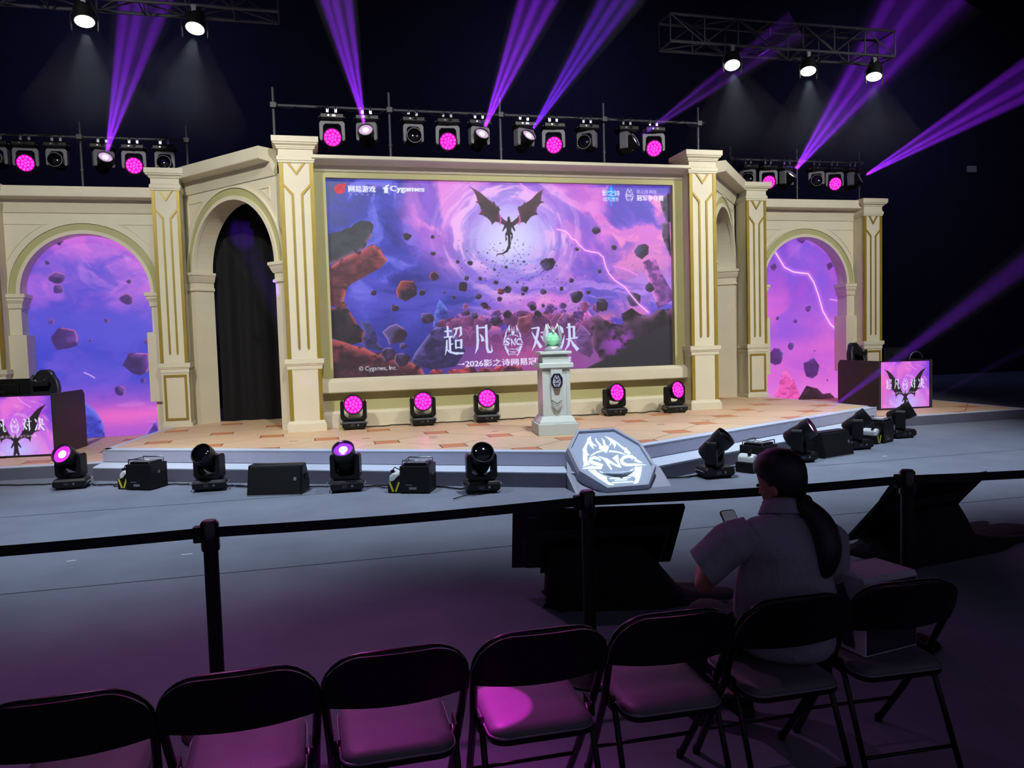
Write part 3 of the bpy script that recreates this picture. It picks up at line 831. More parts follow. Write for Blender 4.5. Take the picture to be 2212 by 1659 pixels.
# ---- main screen
def paint_main():
    c = Canvas(2065, 1100, 1440)
    x, y, r, th, w1, w2, s_ = sky(c, 1040, 300, 520, 0)
    u, v = c.X / 2065, c.Y / 1100
    big_ = fbm(x * .9 + 17, y * 1.2 + 4, 4, 5)
    cl = fbm(x * 1.9 + w2 * 2.2 + 40, y * 2.5 + w1 * 1.8 + 13, 7, 8)
    fine = fbm(x * 5 + cl * 3, y * 7 + w1 * 3, 6, 3)
    c.a[:] = (44, 50, 150)
    c.mix((66, 78, 132), sst(.18, .0, u) * sst(.55, .0, v))
    c.mix((66, 72, 196), sst(.42, .62, cl) * .9)
    c.mix((118, 116, 232), sst(.54, .68, cl) * sst(.75, .15, u) * .85)
    c.mix((34, 38, 122), sst(.47, .34, cl) * sst(.55, .1, u) * .8)
    # violet and pink towards the right
    right = sst(.25, .75, u + (big_ - .5) * .5)
    c.mix((104, 80, 208), right * .9)
    c.mix((154, 96, 224), right * sst(.40, .60, cl) * .85)
    c.mix((70, 58, 172), right * sst(.47, .34, cl) * .7)
    c.mix((226, 122, 216), right * sst(.50, .64, cl + .10 * (v - .3)) * .9)
    c.mix((250, 160, 214), right * sst(.58, .70, cl) * sst(.42, .6, fine) * .8)
    c.mix((246, 132, 190), np.exp(-((u - .93) / .13) ** 2 - ((v - .50) / .20) ** 2) * sst(.36, .58, fine) * .9)
    c.mix((96, 78, 200), sst(.62, .85, u) * sst(.36, .1, v) * sst(.58, .42, cl) * .8)
    # the vortex
    ring = np.exp(-((r - .86 - .35 * (w1 - .5)) / .26) ** 2) * sst(.75, -.2, y)
    c.mix((196, 92, 208), np.clip(ring * 1.3, 0, 1) * .75)
    c.mix((240, 136, 226), np.clip(ring * 1.4, 0, 1) * sst(.42, .60, fbm(xs_(x, y, r), ys_(x, y, r), 6, 2)) * .95)
    c.mix((112, 78, 206), np.clip(ring, 0, 1) * sst(.50, .36, fbm(xs_(x, y, r) + 9, ys_(x, y, r), 6, 7)) * .8)
    c.mix((150, 122, 238), np.exp(-(r / .66) ** 2) * .8)
    c.mix((206, 178, 250), np.exp(-(r / .52) ** 2) * .85)
    c.mix((214, 214, 255), np.exp(-((x / .42) ** 2 + ((y - .10) / .34) ** 2)) * .97)
    sw = fbm(th * 1.5 + r * 5.0 + 7, r * 13 + w1 * 2.5, 5, 2)
    c.mix((248, 186, 246), sst(.53, .66, sw) * np.exp(-((r - .60) / .22) ** 2) * .8)
    c.mix((150, 90, 214), sst(.47, .36, sw) * np.exp(-((r - .62) / .2) ** 2) * .6)
    # streaked sky below the vortex
    band = np.exp(-((v - .60) / .15) ** 2)
    st2 = fbm(x * 1.3 + 30 + w1, y * 7 + w1 * 1.5, 6, 2)
    c.mix((92, 84, 206), band * sst(.30, .62, st2) * .7)
    c.mix((196, 140, 240), band * sst(.56, .70, st2) * sst(.25, .5, u) * .8)
    c.mix((250, 122, 170), np.exp(-((v - .745 - .03 * (w1 - .5)) / .055) ** 2) * sst(.24, .42, u) * sst(.34, .56, fine) * .9)
    c.mix((48, 46, 132), sst(.60, .9, v) * sst(.45, .1, u) * .8)
    c.mix((112, 64, 140), sst(.74, .9, v) * sst(.2, .5, u) * .85)
    c.mix((190, 84, 150), sst(.78, .95, v) * np.exp(-((u - .55) / .16) ** 2) * sst(.4, .65, w1) * .8)
    # far spires and rocks
    A_ = ART
    c.rock(A_['spire_r'], (200, 96, 190), (226, 120, 200), (240, 150, 220), 3)
    c.rock(A_['spire'], (58, 58, 150), (80, 100, 200), (120, 130, 240), 5)
    c.rock(A_['pillar_r'], (110, 62, 140), (200, 100, 200), (240, 140, 220), 8, (-.9, -.3))
    g = np.random.RandomState(3)
    for i in range(46):
        px, py = 700 + g.rand() * 900, 700 + g.rand() * 130
        c.rock(blob(px, py, 16 + 26 * g.rand(), 500 + i, .8), (78, 48, 110) if g.rand() < .6 else (120, 56, 96), (150, 92, 190), (226, 130, 200), i, (-.2, -.9))
    for i in range(60):
        px = 640 + g.rand() * 1000
        c.rock(blob(px, 790 + g.rand() * 150, 40 + 40 * g.rand(), 800 + i, .8), (92, 50, 96), (128, 70, 128), (190, 96, 150), i, (0, -.9), .02)
    c.mix((128, 64, 140), sst(780, 1000, c.Y) * sst(560, 760, c.X) * sst(1560, 1400, c.X) * .62)
    c.mix((196, 84, 150), np.exp(-((c.X - 1130) / 260) ** 2 - ((c.Y - 1000) / 70) ** 2) * .5)
    c.rock(A_['mid_rocks1'], (110, 56, 86), (150, 80, 110), (240, 150, 150), 4)
    c.rock(A_['mid_rocks2'], (96, 52, 100), (150, 96, 170), (240, 150, 180), 6)
    c.rock(A_['peak_l'], (48, 40, 84), (80, 64, 130), (130, 120, 200), 12)
    c.rock(A_['rock_blue'], (50, 44, 92), (64, 60, 120), (100, 90, 170), 13)
    c.rock(A_['mass_r2'], (88, 56, 104), (120, 80, 150), (170, 110, 190), 14)
    c.rock(A_['mass_r'], (38, 30, 40), (76, 52, 78), (150, 90, 150), 15, (-.3, -.9), .012)
    c.fill([(1730, 1000), (1790, 930), (1900, 900), (2000, 860), (2066, 850), (2066, 1101), (1480, 1101), (1560, 1070)], (42, 40, 46), .95)
    sm = sst(.15, .6, np.exp(-((c.X - 1735) / 75) ** 2 - ((c.Y - 905) / 62) ** 2) + np.exp(-((c.X - 1655) / 75) ** 2 - ((c.Y - 985) / 40) ** 2) + (w1 - .5) * .8)
    c.mix((150, 66, 186), sm * np.exp(-((c.X - 1700) / 150) ** 2 - ((c.Y - 945) / 110) ** 2) * sst(.30, .62, fbm(c.X * .02, c.Y * .024, 5, 3)) * 1.0)
    c.rock(A_['rock_tr'], (50, 42, 66), (90, 70, 110), (140, 100, 150), 21)
    c.rock(A_['rock_tr2'], (42, 36, 56), (84, 64, 100), (150, 110, 160), 22)
    c.rock(A_['rock_lt'], (54, 58, 68), (62, 64, 74), (150, 100, 130), 31, (.8, .1), .02)
    c.rock(A_['rock_arm'], (88, 46, 58), (126, 62, 72), (214, 100, 110), 32, (.4, -.6), .03)
    c.rock(A_['rock_ll'], (40, 36, 44), (52, 44, 54), (200, 80, 84), 33, (.9, -.3), .02)
    c.rock(A_['rock_bl'], (60, 36, 48), (120, 54, 64), (214, 96, 100), 34, (.1, -.9), .02)
    for i, (px, py, rr) in enumerate(A_['rocks']):
        red = i in (5, 4, 26)
        c.rock(blob(px, py, rr, 40 + i, .86), (50, 36, 58), (136, 62, 70) if red else (84, 70, 128), (220, 110, 100) if red else (170, 130, 210), 50 + i, (-.6, -.6), .9 / max(rr, 12))
    for i in range(330):
        px, py = 1060 + g.randn() * 330, 560 + g.randn() * 110
        c.fill(blob(px, py, 1.6 + 5 * g.rand() ** 3, 1300 + i, .8, 6), (76, 52, 110) if g.rand() < .7 else (120, 70, 140), .9)
    for i in range(60):
        c.fill(blob(1040 + g.randn() * 60, 430 + g.randn() * 45, 2 + 3 * g.rand(), 1800 + i, .8, 6), (60, 44, 90))
    for i in range(6):
        px = 560 + i * 95 + g.rand() * 40
        c.rock(blob(px, 1090, 40 + 22 * g.rand(), 1900 + i, .5), (70, 36, 60), (200, 70, 84), (236, 110, 120), i)
    c.line(A_['bolt'], (255, 214, 255), 5, 14, (240, 120, 250))
    c.line(A_['bolt2'], (240, 170, 240), 2, 6, (240, 120, 250))
    c.line([(1110, 5), (1160, 40), (1190, 60)], (246, 180, 246), 3, 8, (240, 120, 250))
    # winged creature
    for k in ('wing_l', 'wing_r'):
        c.rock(A_[k], (58, 40, 52), (72, 44, 58), (110, 50, 90), 61, (0, -1), .01)
    c.fill(A_['body'], (44, 34, 48))
    for px in (985, 1101):
        c.line([(px, 195), (px + 4, 215), (px - 3, 235)], (240, 120, 230), 3, 8, (200, 60, 170))
    # lettering and marks
    t_ = A_['texts']
    big = (208, 214, 255)
    for k, b in (('chao', 'big1'), ('fan', 'big2'), ('dui', 'big3'), ('jue', 'big4')):
        c.glyph(k, *t_[b][0], *t_[b][1], big)
    c.emblem(*t_['emb'][0], *t_['emb'][1], big)
    c.text('2026影之诗网易冠军争夺赛', 752, 1022, 1400, 1064, (232, 226, 255), .02)
    c.fill([(705, 1045), (735, 1043), (742, 1038), (748, 1045), (742, 1052), (735, 1048), (705, 1047)], (232, 226, 255))
    c.text('© Cygames, Inc.', *t_['inc'][0], *t_['inc'][1], (206, 206, 222), .005)
    c.text('网易游戏', *t_['l1'][0], *t_['l1'][1], (224, 226, 255), .035)
    for i in range(5):
        c.text('游戏热爱者'[i], 128 + i * 32, 78, 141 + i * 32, 88, (190, 186, 240), 0)
    c.text('Cygames', *t_['cy'][0], *t_['cy'][1], (226, 234, 255), .045)
    c.fill([(312, 45), (328, 38), (330, 30), (345, 26), (352, 25), (347, 33), (338, 37), (341, 43), (347, 48), (340, 50), (343, 58), (340, 66), (345, 73), (318, 73), (322, 62), (320, 50), (312, 48)], (226, 234, 255))
    c.fill([(46, 55), (52, 40), (70, 28), (95, 27), (116, 22), (112, 34), (104, 44), (108, 56), (98, 74), (78, 84), (58, 76)], (224, 30, 54))
    for q in ([(60, 66), (54, 52), (68, 38), (92, 34), (108, 30)], [(74, 74), (64, 60), (72, 48), (94, 42)], [(90, 72), (100, 58), (88, 50), (78, 54), (82, 62)]):
        c.line(q, (120, 22, 60), 2.2)
    c.line([(262, 33), (272, 36)], (230, 40, 90), 4)
    c.mix((30, 120, 236), np.exp(-(((c.X - 1678) / 34) ** 2 + ((c.Y - 52) / 40) ** 2) ** 3) * .92)
    c.line([(1678, 2), (1678, 122)], (40, 190, 255), 3, 5, (40, 140, 255))
    for q in ((1660, 42), (1696, 42), (1678, 26), (1660, 78), (1696, 78)):
        c.mix((60, 190, 255), np.exp(-((c.X - q[0]) ** 2 + (c.Y - q[1]) ** 2) / 60))
    c.text('影之诗', *t_['tr1'][0], *t_['tr1'][1], (232, 240, 255), .015)
    c.text('超凡世界', *t_['tr2'][0], *t_['tr2'][1], (214, 232, 255), .005)
    c.emblem(*t_['snc'][0], *t_['snc'][1], (232, 222, 255))
    c.text('影之诗 网易', *t_['t1'][0], *t_['t1'][1], (214, 196, 250), .008)
    c.text('冠军争夺赛', *t_['t2'][0], *t_['t2'][1], (238, 230, 255), .03)
    return c
# ---- arched side screens
def paint_side(left):
    D_ = LEDL if left else LEDR
    c = Canvas(1000, 1540, 440)
    x, y, r, th, w1, w2, s_ = sky(c, 900 if left else 200, 100, 620, 0)
    v, u = c.Y / 1540, c.X / 1000
    lo = fbm(x * .9 + w1, y * 2.6 + w1 * .7, 5, 5)
    if left:
        c.a[:] = (72, 70, 200)
        c.mix((58, 66, 196), sst(.35, .0, u))
        c.mix((108, 84, 214), sst(.45, .7, w2) * .8)
        c.mix((176, 98, 220), sst(.30, .62, w2 * .6 + (1 - v) * .45 - .12) * sst(.62, .2, v) * .95)
        c.mix((226, 120, 222), sst(.42, .72, w2 * .7 + (1 - v) * .5 + u * .2 - .28) * sst(.5, .15, v) * .85)
        c.mix((240, 150, 236), sst(.6, .8, s_) * sst(.45, .1, v) * .5)
        c.mix((92, 84, 214), sst(.5, .75, lo) * np.exp(-((v - .55) / .2) ** 2) * .7)
        c.mix((188, 88, 206), sst(.72, .90, v + (lo - .5) * .12) * .85)
        c.mix((238, 106, 200), np.exp(-((v - .91 - (lo - .5) * .08) / .05) ** 2) * .85 * sst(.2, .6, u))
        c.mix((246, 150, 225), sst(.62, .8, fbm(x * 2, y * 14 + w1 * 2, 4, 3)) * sst(.8, .92, v) * .8)
    else:
        c.a[:] = (176, 86, 214)
        c.mix((112, 72, 214), sst(.42, .0, v + (w2 - .5) * .5) * .9)
        c.mix((130, 86, 222), sst(.5, .75, w1) * .6)
        c.mix((222, 106, 216), sst(.35, .7, lo * .6 + v * .5 - .05) * .8)
        c.mix((240, 108, 190), np.exp(-((v - .72 - (lo - .5) * .3) / .16) ** 2) * sst(.4, .7, w2 + .1) * .85)
        c.mix((196, 120, 232), sst(.55, .8, w2) * .6)
        c.mix((236, 136, 226), sst(.84, .98, v) * .6)
        c.rock(D_['spire'], (226, 84, 176), (232, 96, 186), (246, 130, 214), 4)
    for i, (px, py, rr) in enumerate(D_['rocks']):
        c.rock(blob(px, py, rr * .86, 140 + i + (0 if left else 60), 1.0), (72, 46, 118) if left else (98, 50, 130), (110, 70, 160), (236, 120, 190) if left else (170, 130, 230), 50 + i, (.6, -.6), .9 / max(rr, 14))
    if left:
        c.rock(D_['mount'], (64, 66, 190), (92, 96, 216), (130, 130, 236), 5, (.3, -.8), .02)
        c.rock(D_['mount2'], (70, 50, 150), (120, 90, 210), (230, 140, 240), 7)
        c.line(D_['streak'], (236, 200, 250), 5)
    else:
        c.rock(D_['dark'], (44, 28, 40), (58, 36, 52), (90, 50, 80), 9, (0, -1), .01)
        c.line(D_['bolt'], (255, 220, 255), 9, 24, (236, 130, 255))
        c.line(D_['bolt2'], (246, 190, 250), 4, 10, (236, 130, 255))
    return c
# ---- screens on the player desks
def paint_desk():
    c = Canvas(1000, 840, 300)
    x, y, r, th, w1, w2, s_ = sky(c, 500, 560, 420, 0)
    v, u = c.Y / 840, c.X / 1000
    c.a[:] = (196, 96, 222)
    c.mix((126, 56, 206), sst(.5, .72, w2) * sst(.75, .1, v) * .8)
    c.mix((238, 120, 214), sst(.45, .7, w1) * .75)
    c.mix((244, 112, 176), sst(.3, .0, u) * sst(.1, .5, v) * .6)
    c.mix((110, 60, 214), sst(.82, 1., u) * sst(.75, .4, v) * .8)
    c.mix((188, 186, 252), np.exp(-(((c.X - 500) / 330) ** 2 + ((c.Y - 760) / 210) ** 2)) * .95)
    c.mix((246, 190, 246), sst(.6, .8, s_) * .45)
    c.line([(560, 0), (600, 70), (680, 130), (730, 160)], (246, 190, 250), 4, 12, (236, 120, 240))
    wing = [(70, 128), (150, 165), (210, 210), (275, 285), (330, 330), (385, 430), (415, 520), (470, 590), (500, 600), (500, 690), (470, 640), (430, 600), (375, 590), (325, 615), (310, 660), (300, 610), (285, 560), (240, 510), (170, 505), (215, 480), (205, 400), (180, 300), (130, 200)]
    for q in (wing, [(1000 - a, b) for a, b in wing]):
        c.fill(q, (36, 28, 36))
    c.fill([(485, 560), (500, 535), (515, 560), (530, 640), (570, 720), (560, 735), (525, 690), (530, 760), (545, 838), (515, 838), (500, 800), (485, 838), (455, 838), (470, 760), (475, 690), (440, 735), (430, 720), (470, 640)], (36, 28, 36))
    for k, a, b in (('chao', 100, 225), ('fan', 275, 390), ('dui', 600, 725), ('jue', 765, 890)):
        c.glyph(k, a, 310, b, 500, (226, 234, 255))
    c.emblem(432, 295, 570, 520, (226, 232, 255))
    c.text('2026影之诗网易冠军争夺赛', 220, 548, 780, 585, (232, 190, 240), 0)
    return c

def screen(name, label, canvas, width, loc, depth, par=None):
    h = width * canvas.h / canvas.w
    t = thing(name, label, 'LED screen', loc)
    MB().box((0, .004, 0), (width, depth, h)).build('cabinet', 'black', t)
    canvas.grid('display', width, t, SCREEN)
    return t
screen('led_screen', 'large LED screen with storm sky and winged figure at the stage centre', paint_main(), 6.298, (-3.149, SYP, SZ0 + .002), .06)
screen('arch_screen', 'arched LED screen with blue storm clouds and floating rocks on the left', paint_side(True), 2.54, (-8.65, 15.80, ZL + .002), .08)
screen('arch_screen', 'arched LED screen with pink clouds and lightning on the right', paint_side(False), 2.54, (6.11, 15.80, ZL + .002), .08)

# ------------------------------------------------------------------ lighting fixtures
_PC = {}
def part(key, name, make, m, par, M=None, smooth=None, bevel=0):
    """one mesh per key, shared by all alike parts"""
    if key not in _PC:
        o = make().build(name, m, par, smooth=smooth, bevel=bevel)
        _PC[key] = o
    else:
        s = _PC[key]
        o = s.copy()
        COL.objects.link(o)
        o.parent = par
    o.matrix_parent_inverse = Matrix()
    o.matrix_local = M if M is not None else Matrix()
    return o
PURPLE = (.30, .022, 1.0)
VIOLET = (.20, .02, 1.0)
def haze_mat(name, dens):
    if name in MATS:
        return MATS[name]
    m_ = bpy.data.materials.new(name)
    m_.use_nodes = True
    nt = m_.node_tree
    nt.nodes.clear()
    o = nt.nodes.new('ShaderNodeOutputMaterial')
    v = nt.nodes.new('ShaderNodeVolumeScatter')
    v.inputs['Color'].default_value = (1, 1, 1, 1)
    v.inputs['Density'].default_value = dens
    v.inputs['Anisotropy'].default_value = 0
    nt.links.new(v.outputs[0], o.inputs['Volume'])
    MATS[name] = m_
    return m_
def beam(src, ends, power, color, size, label, r0=.10, spread=1.0, dens=.10, group='purple light beams in the haze', skip=0.0):
    """haze lit by narrow spots: src -> each end point"""
    s = Vector(src)
    dirs = [(Vector(e) - s) for e in ends]
    L = sum(d.length for d in dirs) / len(dirs)
    ax = sum((d.normalized() for d in dirs), Vector()).normalized()
    half = max(ax.angle(d) for d in dirs) + R(size) * .62 * spread
    q = ax.to_track_quat('Z', 'Y').to_matrix().to_4x4()
    M = Matrix.Translation(s) @ q
    z0 = .16 + skip
    o = MB().lathe([(r0 + z0 * math.tan(half), z0), (r0 + L * math.tan(half), L)], 24).build('light_beam', haze_mat('haze_%g' % dens, dens))
    o.matrix_world = M
    tag(o, label, 'light beam', group, 'stuff')
    for d in dirs:
        p = s + d.normalized() * .02
        spot('beam_lamp', p, p + d, power, color, size, .8, .015)
    if len(dirs) > 1:
        spot('beam_lamp', s + ax * .02, s + ax, power * .12, color, math.degrees(half) * 1.9, .6, .015)
    return o
def led_dots(r, n=((0, 1), (.36, 6), (.72, 12))):
    mb = MB()
    for k, c in n:
        for i in range(c):
            a = 2 * PI * i / c + k
            mb.lathe([(.17 * r, 0), (.13 * r, .004), (.02 * r, .005)], 8, T(k * r * 1.08 * math.cos(a), k * r * 1.08 * math.sin(a), 0))
    return mb
def yoke_mb(w, h, dep, th):
    """U shaped fork standing on z = 0"""
    a, b = w / 2, w / 2 - th
    p = [(-a + .03, 0), (a - .03, 0), (a, .04), (a, h - .03), (a - .015, h), (b + .005, h), (b, h - .03), (b - .012, .085), (b - .05, .05), (-b + .05, .05), (-b + .012, .085), (-b, h - .03), (-b - .005, h), (-a + .015, h), (-a, h - .03), (-a, .04)]
    return MB().prism(p, -dep / 2, dep / 2, XZ)
def moving_head(label, loc, rz, pan, tilt, kind, on, hang, group):
    """kind wash|beam; tilt 0 = along the base axis, 90 = towards local -Y"""
    t = thing('moving_head_light', label, 'stage light', loc, rz, group)
    K = kind + ('_h' if hang else '')
    body = 'body_grey' if hang else 'body'
    F = (T(0, 0, -.09) @ RY(180)) if hang else Matrix()
    b = part(K + 'base', 'base', lambda: MB().loft([rect(.33, .24, .022), rect(.39, .29, .05), rect(.39, .29, .11), rect(.34, .25, .145)]), 'body', t, F, bevel=.008)
    part(K + 'disp', 'display', lambda: MB().box((-.06, -.148, .06), (.0, -.142, .098)), 'glass_dark', b)
    part(K + 'knob', 'knob', lambda: MB().lathe([(.014, 0), (.014, .012)], 10, T(.06, -.142, .08) @ RX(90)), 'steel', b)
    for sx in (-1, 1):
        part(K + 'hnd%d' % sx, 'handle', lambda: MB().tube([(sx * .195, -.09, .08), (sx * .225, -.08, .10), (sx * .225, .08, .10), (sx * .195, .09, .08)], .007, 6), 'steel' if hang else 'body_grey', b, smooth=True)
    if hang:
        for sx in (-.07, .07):
            part('clamp%g' % sx, 'clamp', lambda: MB().box((sx - .02, -.03, -.065), (sx + .02, .03, .025)).tube([(sx, .045 * math.cos(a), -.09 + .045 * math.sin(a)) for a in [i * PI / 5 for i in range(10)]], .014, 6, None, True), 'steel', t, F)
    else:
        for sx in (-.14, .14):
            for sy in (-.1, .1):
                part('foot%g%g' % (sx, sy), 'foot', lambda: MB().lathe([(.024, 0), (.02, .03)], 10, T(sx, sy, 0)), 'rubber', b)
    wash = kind == 'wash'
    W, H, hr = (.43, .33, .165) if wash else (.36, .31, .135)
    Y_ = F @ T(0, 0, .15) @ RZ(pan)
    part(K + 'neck', 'neck', lambda: MB().lathe([(.075, -.01), (.075, .012)], 16), 'body', t, Y_)
    y = part(K + 'yoke', 'yoke', lambda: yoke_mb(W, H, .13 if wash else .15, .055), body, t, Y_, bevel=.008)
    pv = H - .075
    Hm = Y_ @ T(0, 0, pv) @ RX(tilt)
    if wash:
        pr = [(.05, -.135), (.10, -.125), (.135, -.08), (.15, -.01), (.16, .02), (.165, .05), (.165, .105), (.150, .105), (.148, .09), (.02, .09)]
    else:
        pr = [(.05, -.20), (.095, -.19), (.118, -.16), (.124, -.05), (.118, .02), (.122, .06), (.135, .09), (.135, .20), (.121, .20), (.118, .165), (.02, .165)]
    hd = part(K + 'head', 'head', lambda: MB().lathe(pr, 28), 'body', t, Hm, smooth=35)
    part(K + 'axle', 'axle', lambda: MB().lathe([(.045, -W / 2 + .05), (.045, W / 2 - .05)], 14, RY(90)), 'body', hd)
    if wash:
        part(K + 'face', 'led_face', lambda: MB().lathe([(.146, .0905), (.02, .092)], 28), 'magenta_led', hd)
        part(K + 'dots', 'led_lens', lambda: led_dots(.147), 'magenta_hot', hd, T(0, 0, .093))
    else:
        if on:
            part(K + on + 'lens', 'lens', lambda: MB().lathe([(.117, .166), (.07, .176), (.012, .180)], 28), {'violet': 'beam_lens', 'pink': 'pink_lens', 'white': 'pale_lens'}[on], hd, smooth=True)
            part(K + on + 'core', 'lens_core', lambda: MB().lathe([(.052, .180), (.01, .184)], 20), 'beam_core', hd)
        else:
            part(K + 'lens', 'lens', lambda: MB().lathe([(.117, .166), (.085, .184), (.05, .194), (.012, .198)], 28), 'glass_dark', hd, smooth=True)
        part(K + 'rim', 'lens_ring', lambda: MB().tube([(.126 * math.cos(a), .126 * math.sin(a), .20) for a in [i * 2 * PI / 28 for i in range(28)]], .008, 6, None, True), body, hd, smooth=True)
    return t, (Matrix.Translation(loc) @ RZ(rz) @ Hm)
def rect(w, d, z):
    return [(-w / 2, -d / 2, z), (w / 2, -d / 2, z), (w / 2, d / 2, z), (-w / 2, d / 2, z)]
def aim(loc, target, hang):
    """pan and tilt that point a head at loc towards target"""
    d = Vector(target) - Vector(loc)
    h = math.hypot(d.x, d.y)
    if hang:
        return math.degrees(math.atan2(-d.x, -d.y)), math.degrees(math.atan2(h, -d.z))
    return math.degrees(math.atan2(d.x, -d.y)), math.degrees(math.atan2(h, d.z))
ORD = 'first second third fourth fifth sixth seventh eighth ninth tenth'.split()
# ---- bars above the set
def rig(label, y, z, x0, x1, posts, ztop, zbot, catlab):
    t = thing('lighting_bar', label, 'lighting bar', (0, y, 0), 0, 'scaffold bars carrying lights')
    MB().tube([(x0, 0, z), (x1, 0, z)], .024, 10).build('crossbar', 'pipe', t, smooth=40)
    for i, x in enumerate(posts):
        MB().tube([(x, .05, zbot), (x, .05, ztop)], .024, 10).build('post', 'pipe', t, smooth=40)
        MB().box((x - .05, -.04, z - .045), (x + .05, .09, z + .045)).lathe([(.012, -.09), (.012, .09)], 8, T(x + .06, .02, z) @ RX(90)).build('coupler', 'pipe', t, bevel=.008)
        MB().lathe([(.036, z - .62), (.036, z - .58)], 12, T(x, .05, 0)).build('collar', 'pipe', t)
    g = random.Random(len(posts) + int(y))
    n = int((x1 - x0) / .5)
    for i in range(n):
        xa = x0 + (x1 - x0) * (i + .2) / n
        xb = xa + .35 + .2 * g.random()
        sg = .03 + .10 * g.random()
        pts = [(xa + (xb - xa) * k / 8, -.03 + .02 * math.sin(k), z + .03 - sg * math.sin(PI * k / 8) * g.choice((1, .9)) + .01 * g.random()) for k in range(9)]
        MB().tube(pts, .007, 5).build('cable', 'rubber', t, smooth=True)
    return t
rig('long scaffold bar of lights above the main screen', 13.9, 5.85, -4.0, 4.0, (-3.95, -2, 0, 2, 3.95), 6.16, 4.9, '')
rig('scaffold bar of lights above the left arched screen', 16.2, 5.78, -9.6, -5.62, (-9.5, -7.53, -5.67), 6.08, 4.4, '')
rig('scaffold bar of lights above the right arched screen', 16.2, 5.75, 5.93, 9.45, (5.97, 7.7, 9.4), 6.04, 4.4, '')
HEADS = [('c', -2.99, 'wash', None), ('c', -2.40, 'beam', (-2.98, 11.2, 6.71)), ('c', -1.60, 'beam', None), ('c', -.985, 'wash', None), ('c', -.41, 'beam', (0.04, 11.2, 6.95)), ('c', .43, 'beam', (1.35, 11.2, 7.05)),
         ('c', .986, 'wash', None), ('c', 1.648, 'beam', None), ('c', 2.44, 'beam', (4.67, 11.8, 6.94)), ('c', 2.98, 'wash', None),
         ('l', -8.90, 'beam', None), ('l', -8.436, 'wash', None), ('l', -7.917, 'beam', None), ('l', -7.141, 'beam', (-5.65, 13.0, 7.28)), ('l', -6.606, 'wash', None), ('l', -6.063, 'beam', None),
         ('r', 6.379, 'beam', None), ('r', 6.893, 'wash', None), ('r', 7.392, 'beam', (8.72, 13.2, 8.52)), ('r', 8.183, 'beam', None), ('r', 8.66, 'wash', None), ('r', 9.157, 'beam', (11.99, 13.2, 7.3))]
WHERE = {'c': 'bar over the main screen', 'l': 'left bar', 'r': 'right bar'}
cnt = {'c': 0, 'l': 0, 'r': 0}
LENS = {}
for wh, x, kind, tgt in HEADS:
    y, z = (13.9, 5.85) if wh == 'c' else (16.2, 5.78 if wh == 'l' else 5.75)
    loc = (x, y, z)
    if kind == 'wash':
        pan, tilt = aim((x, y, z - .45), (x * .75 - 1.2, 3.5, 1.5), True)
    elif tgt:
        pan, tilt = aim((x, y, z - .44), tgt, True)
    else:
        pan, tilt = (0, 92) if wh != 'r' else (30, 92)
        if x == 1.648: pan = 38
    k = cnt[wh]
    cnt[wh] += 1
    lab = '%s %s light from the left on the %s' % (ORD[k], 'hanging', WHERE[wh]) + (', glowing magenta' if kind == 'wash' else (', beaming purple' if tgt else ', unlit'))
    t, M = moving_head(lab, loc, 0, pan if kind != 'wash' else pan, tilt, kind, 'white' if tgt else None, True, 'hanging moving heads')
    LENS[(wh, k)] = M
    if kind == 'wash':
        d = (M.to_3x3() @ Vector((0, 0, 1)))
        p = M @ Vector((0, 0, .13))
        spot('wash_lamp', p, p + d, 40, (1, .03, .75), 55, 1.0, .08)
# ---- beams of the hanging heads
def hbeam(key, ends, label, power=15000, color=PURPLE, size=3.8, **k):
    M = LENS[key]
    s = M @ Vector((0, 0, .19))
    # keep the traced directions, start at the real lens
    return beam(s, ends, power, color, size, label, r0=.03, **k)
hbeam(('l', 3), [(-5.94, 13.0, 7.25), (-5.7, 13.0, 7.27), (-5.31, 13.0, 7.3)], 'purple beams rising from the fourth light of the left bar')
hbeam(('c', 1), [(-3.15, 11.2, 6.69), (-3.0, 11.2, 6.71), (-2.8, 11.2, 6.72)], 'purple beams rising steeply left from the light above the main screen', size=3.6)
hbeam(('c', 4), [(-0.22, 11.2, 6.93), (0.03, 11.2, 6.95), (0.31, 11.2, 6.97)], 'purple beams rising from the middle of the bar, left one of two', size=3.6, power=19000)
hbeam(('c', 5), [(1.09, 11.2, 7.03), (1.34, 11.2, 7.05), (1.61, 11.2, 7.08)], 'violet beams rising from the middle of the bar, right one of two', size=3.4, color=VIOLET)
hbeam(('c', 8), [(4.49, 11.8, 7.04), (4.84, 11.8, 6.85)], 'faint purple beam slanting across the right truss', size=3.6, power=5000)
hbeam(('r', 2), [(7.89, 13.2, 8.45), (8.64, 13.2, 8.51), (9.64, 13.2, 8.59)], 'purple beams fanning up from the third light of the right bar', size=4.6, power=13000)
hbeam(('r', 5), [(11.99, 13.2, 7.79), (11.99, 13.2, 7.22), (12.0, 13.2, 6.89)], 'purple beams leaving the picture at the right edge', size=4.0, power=17000)

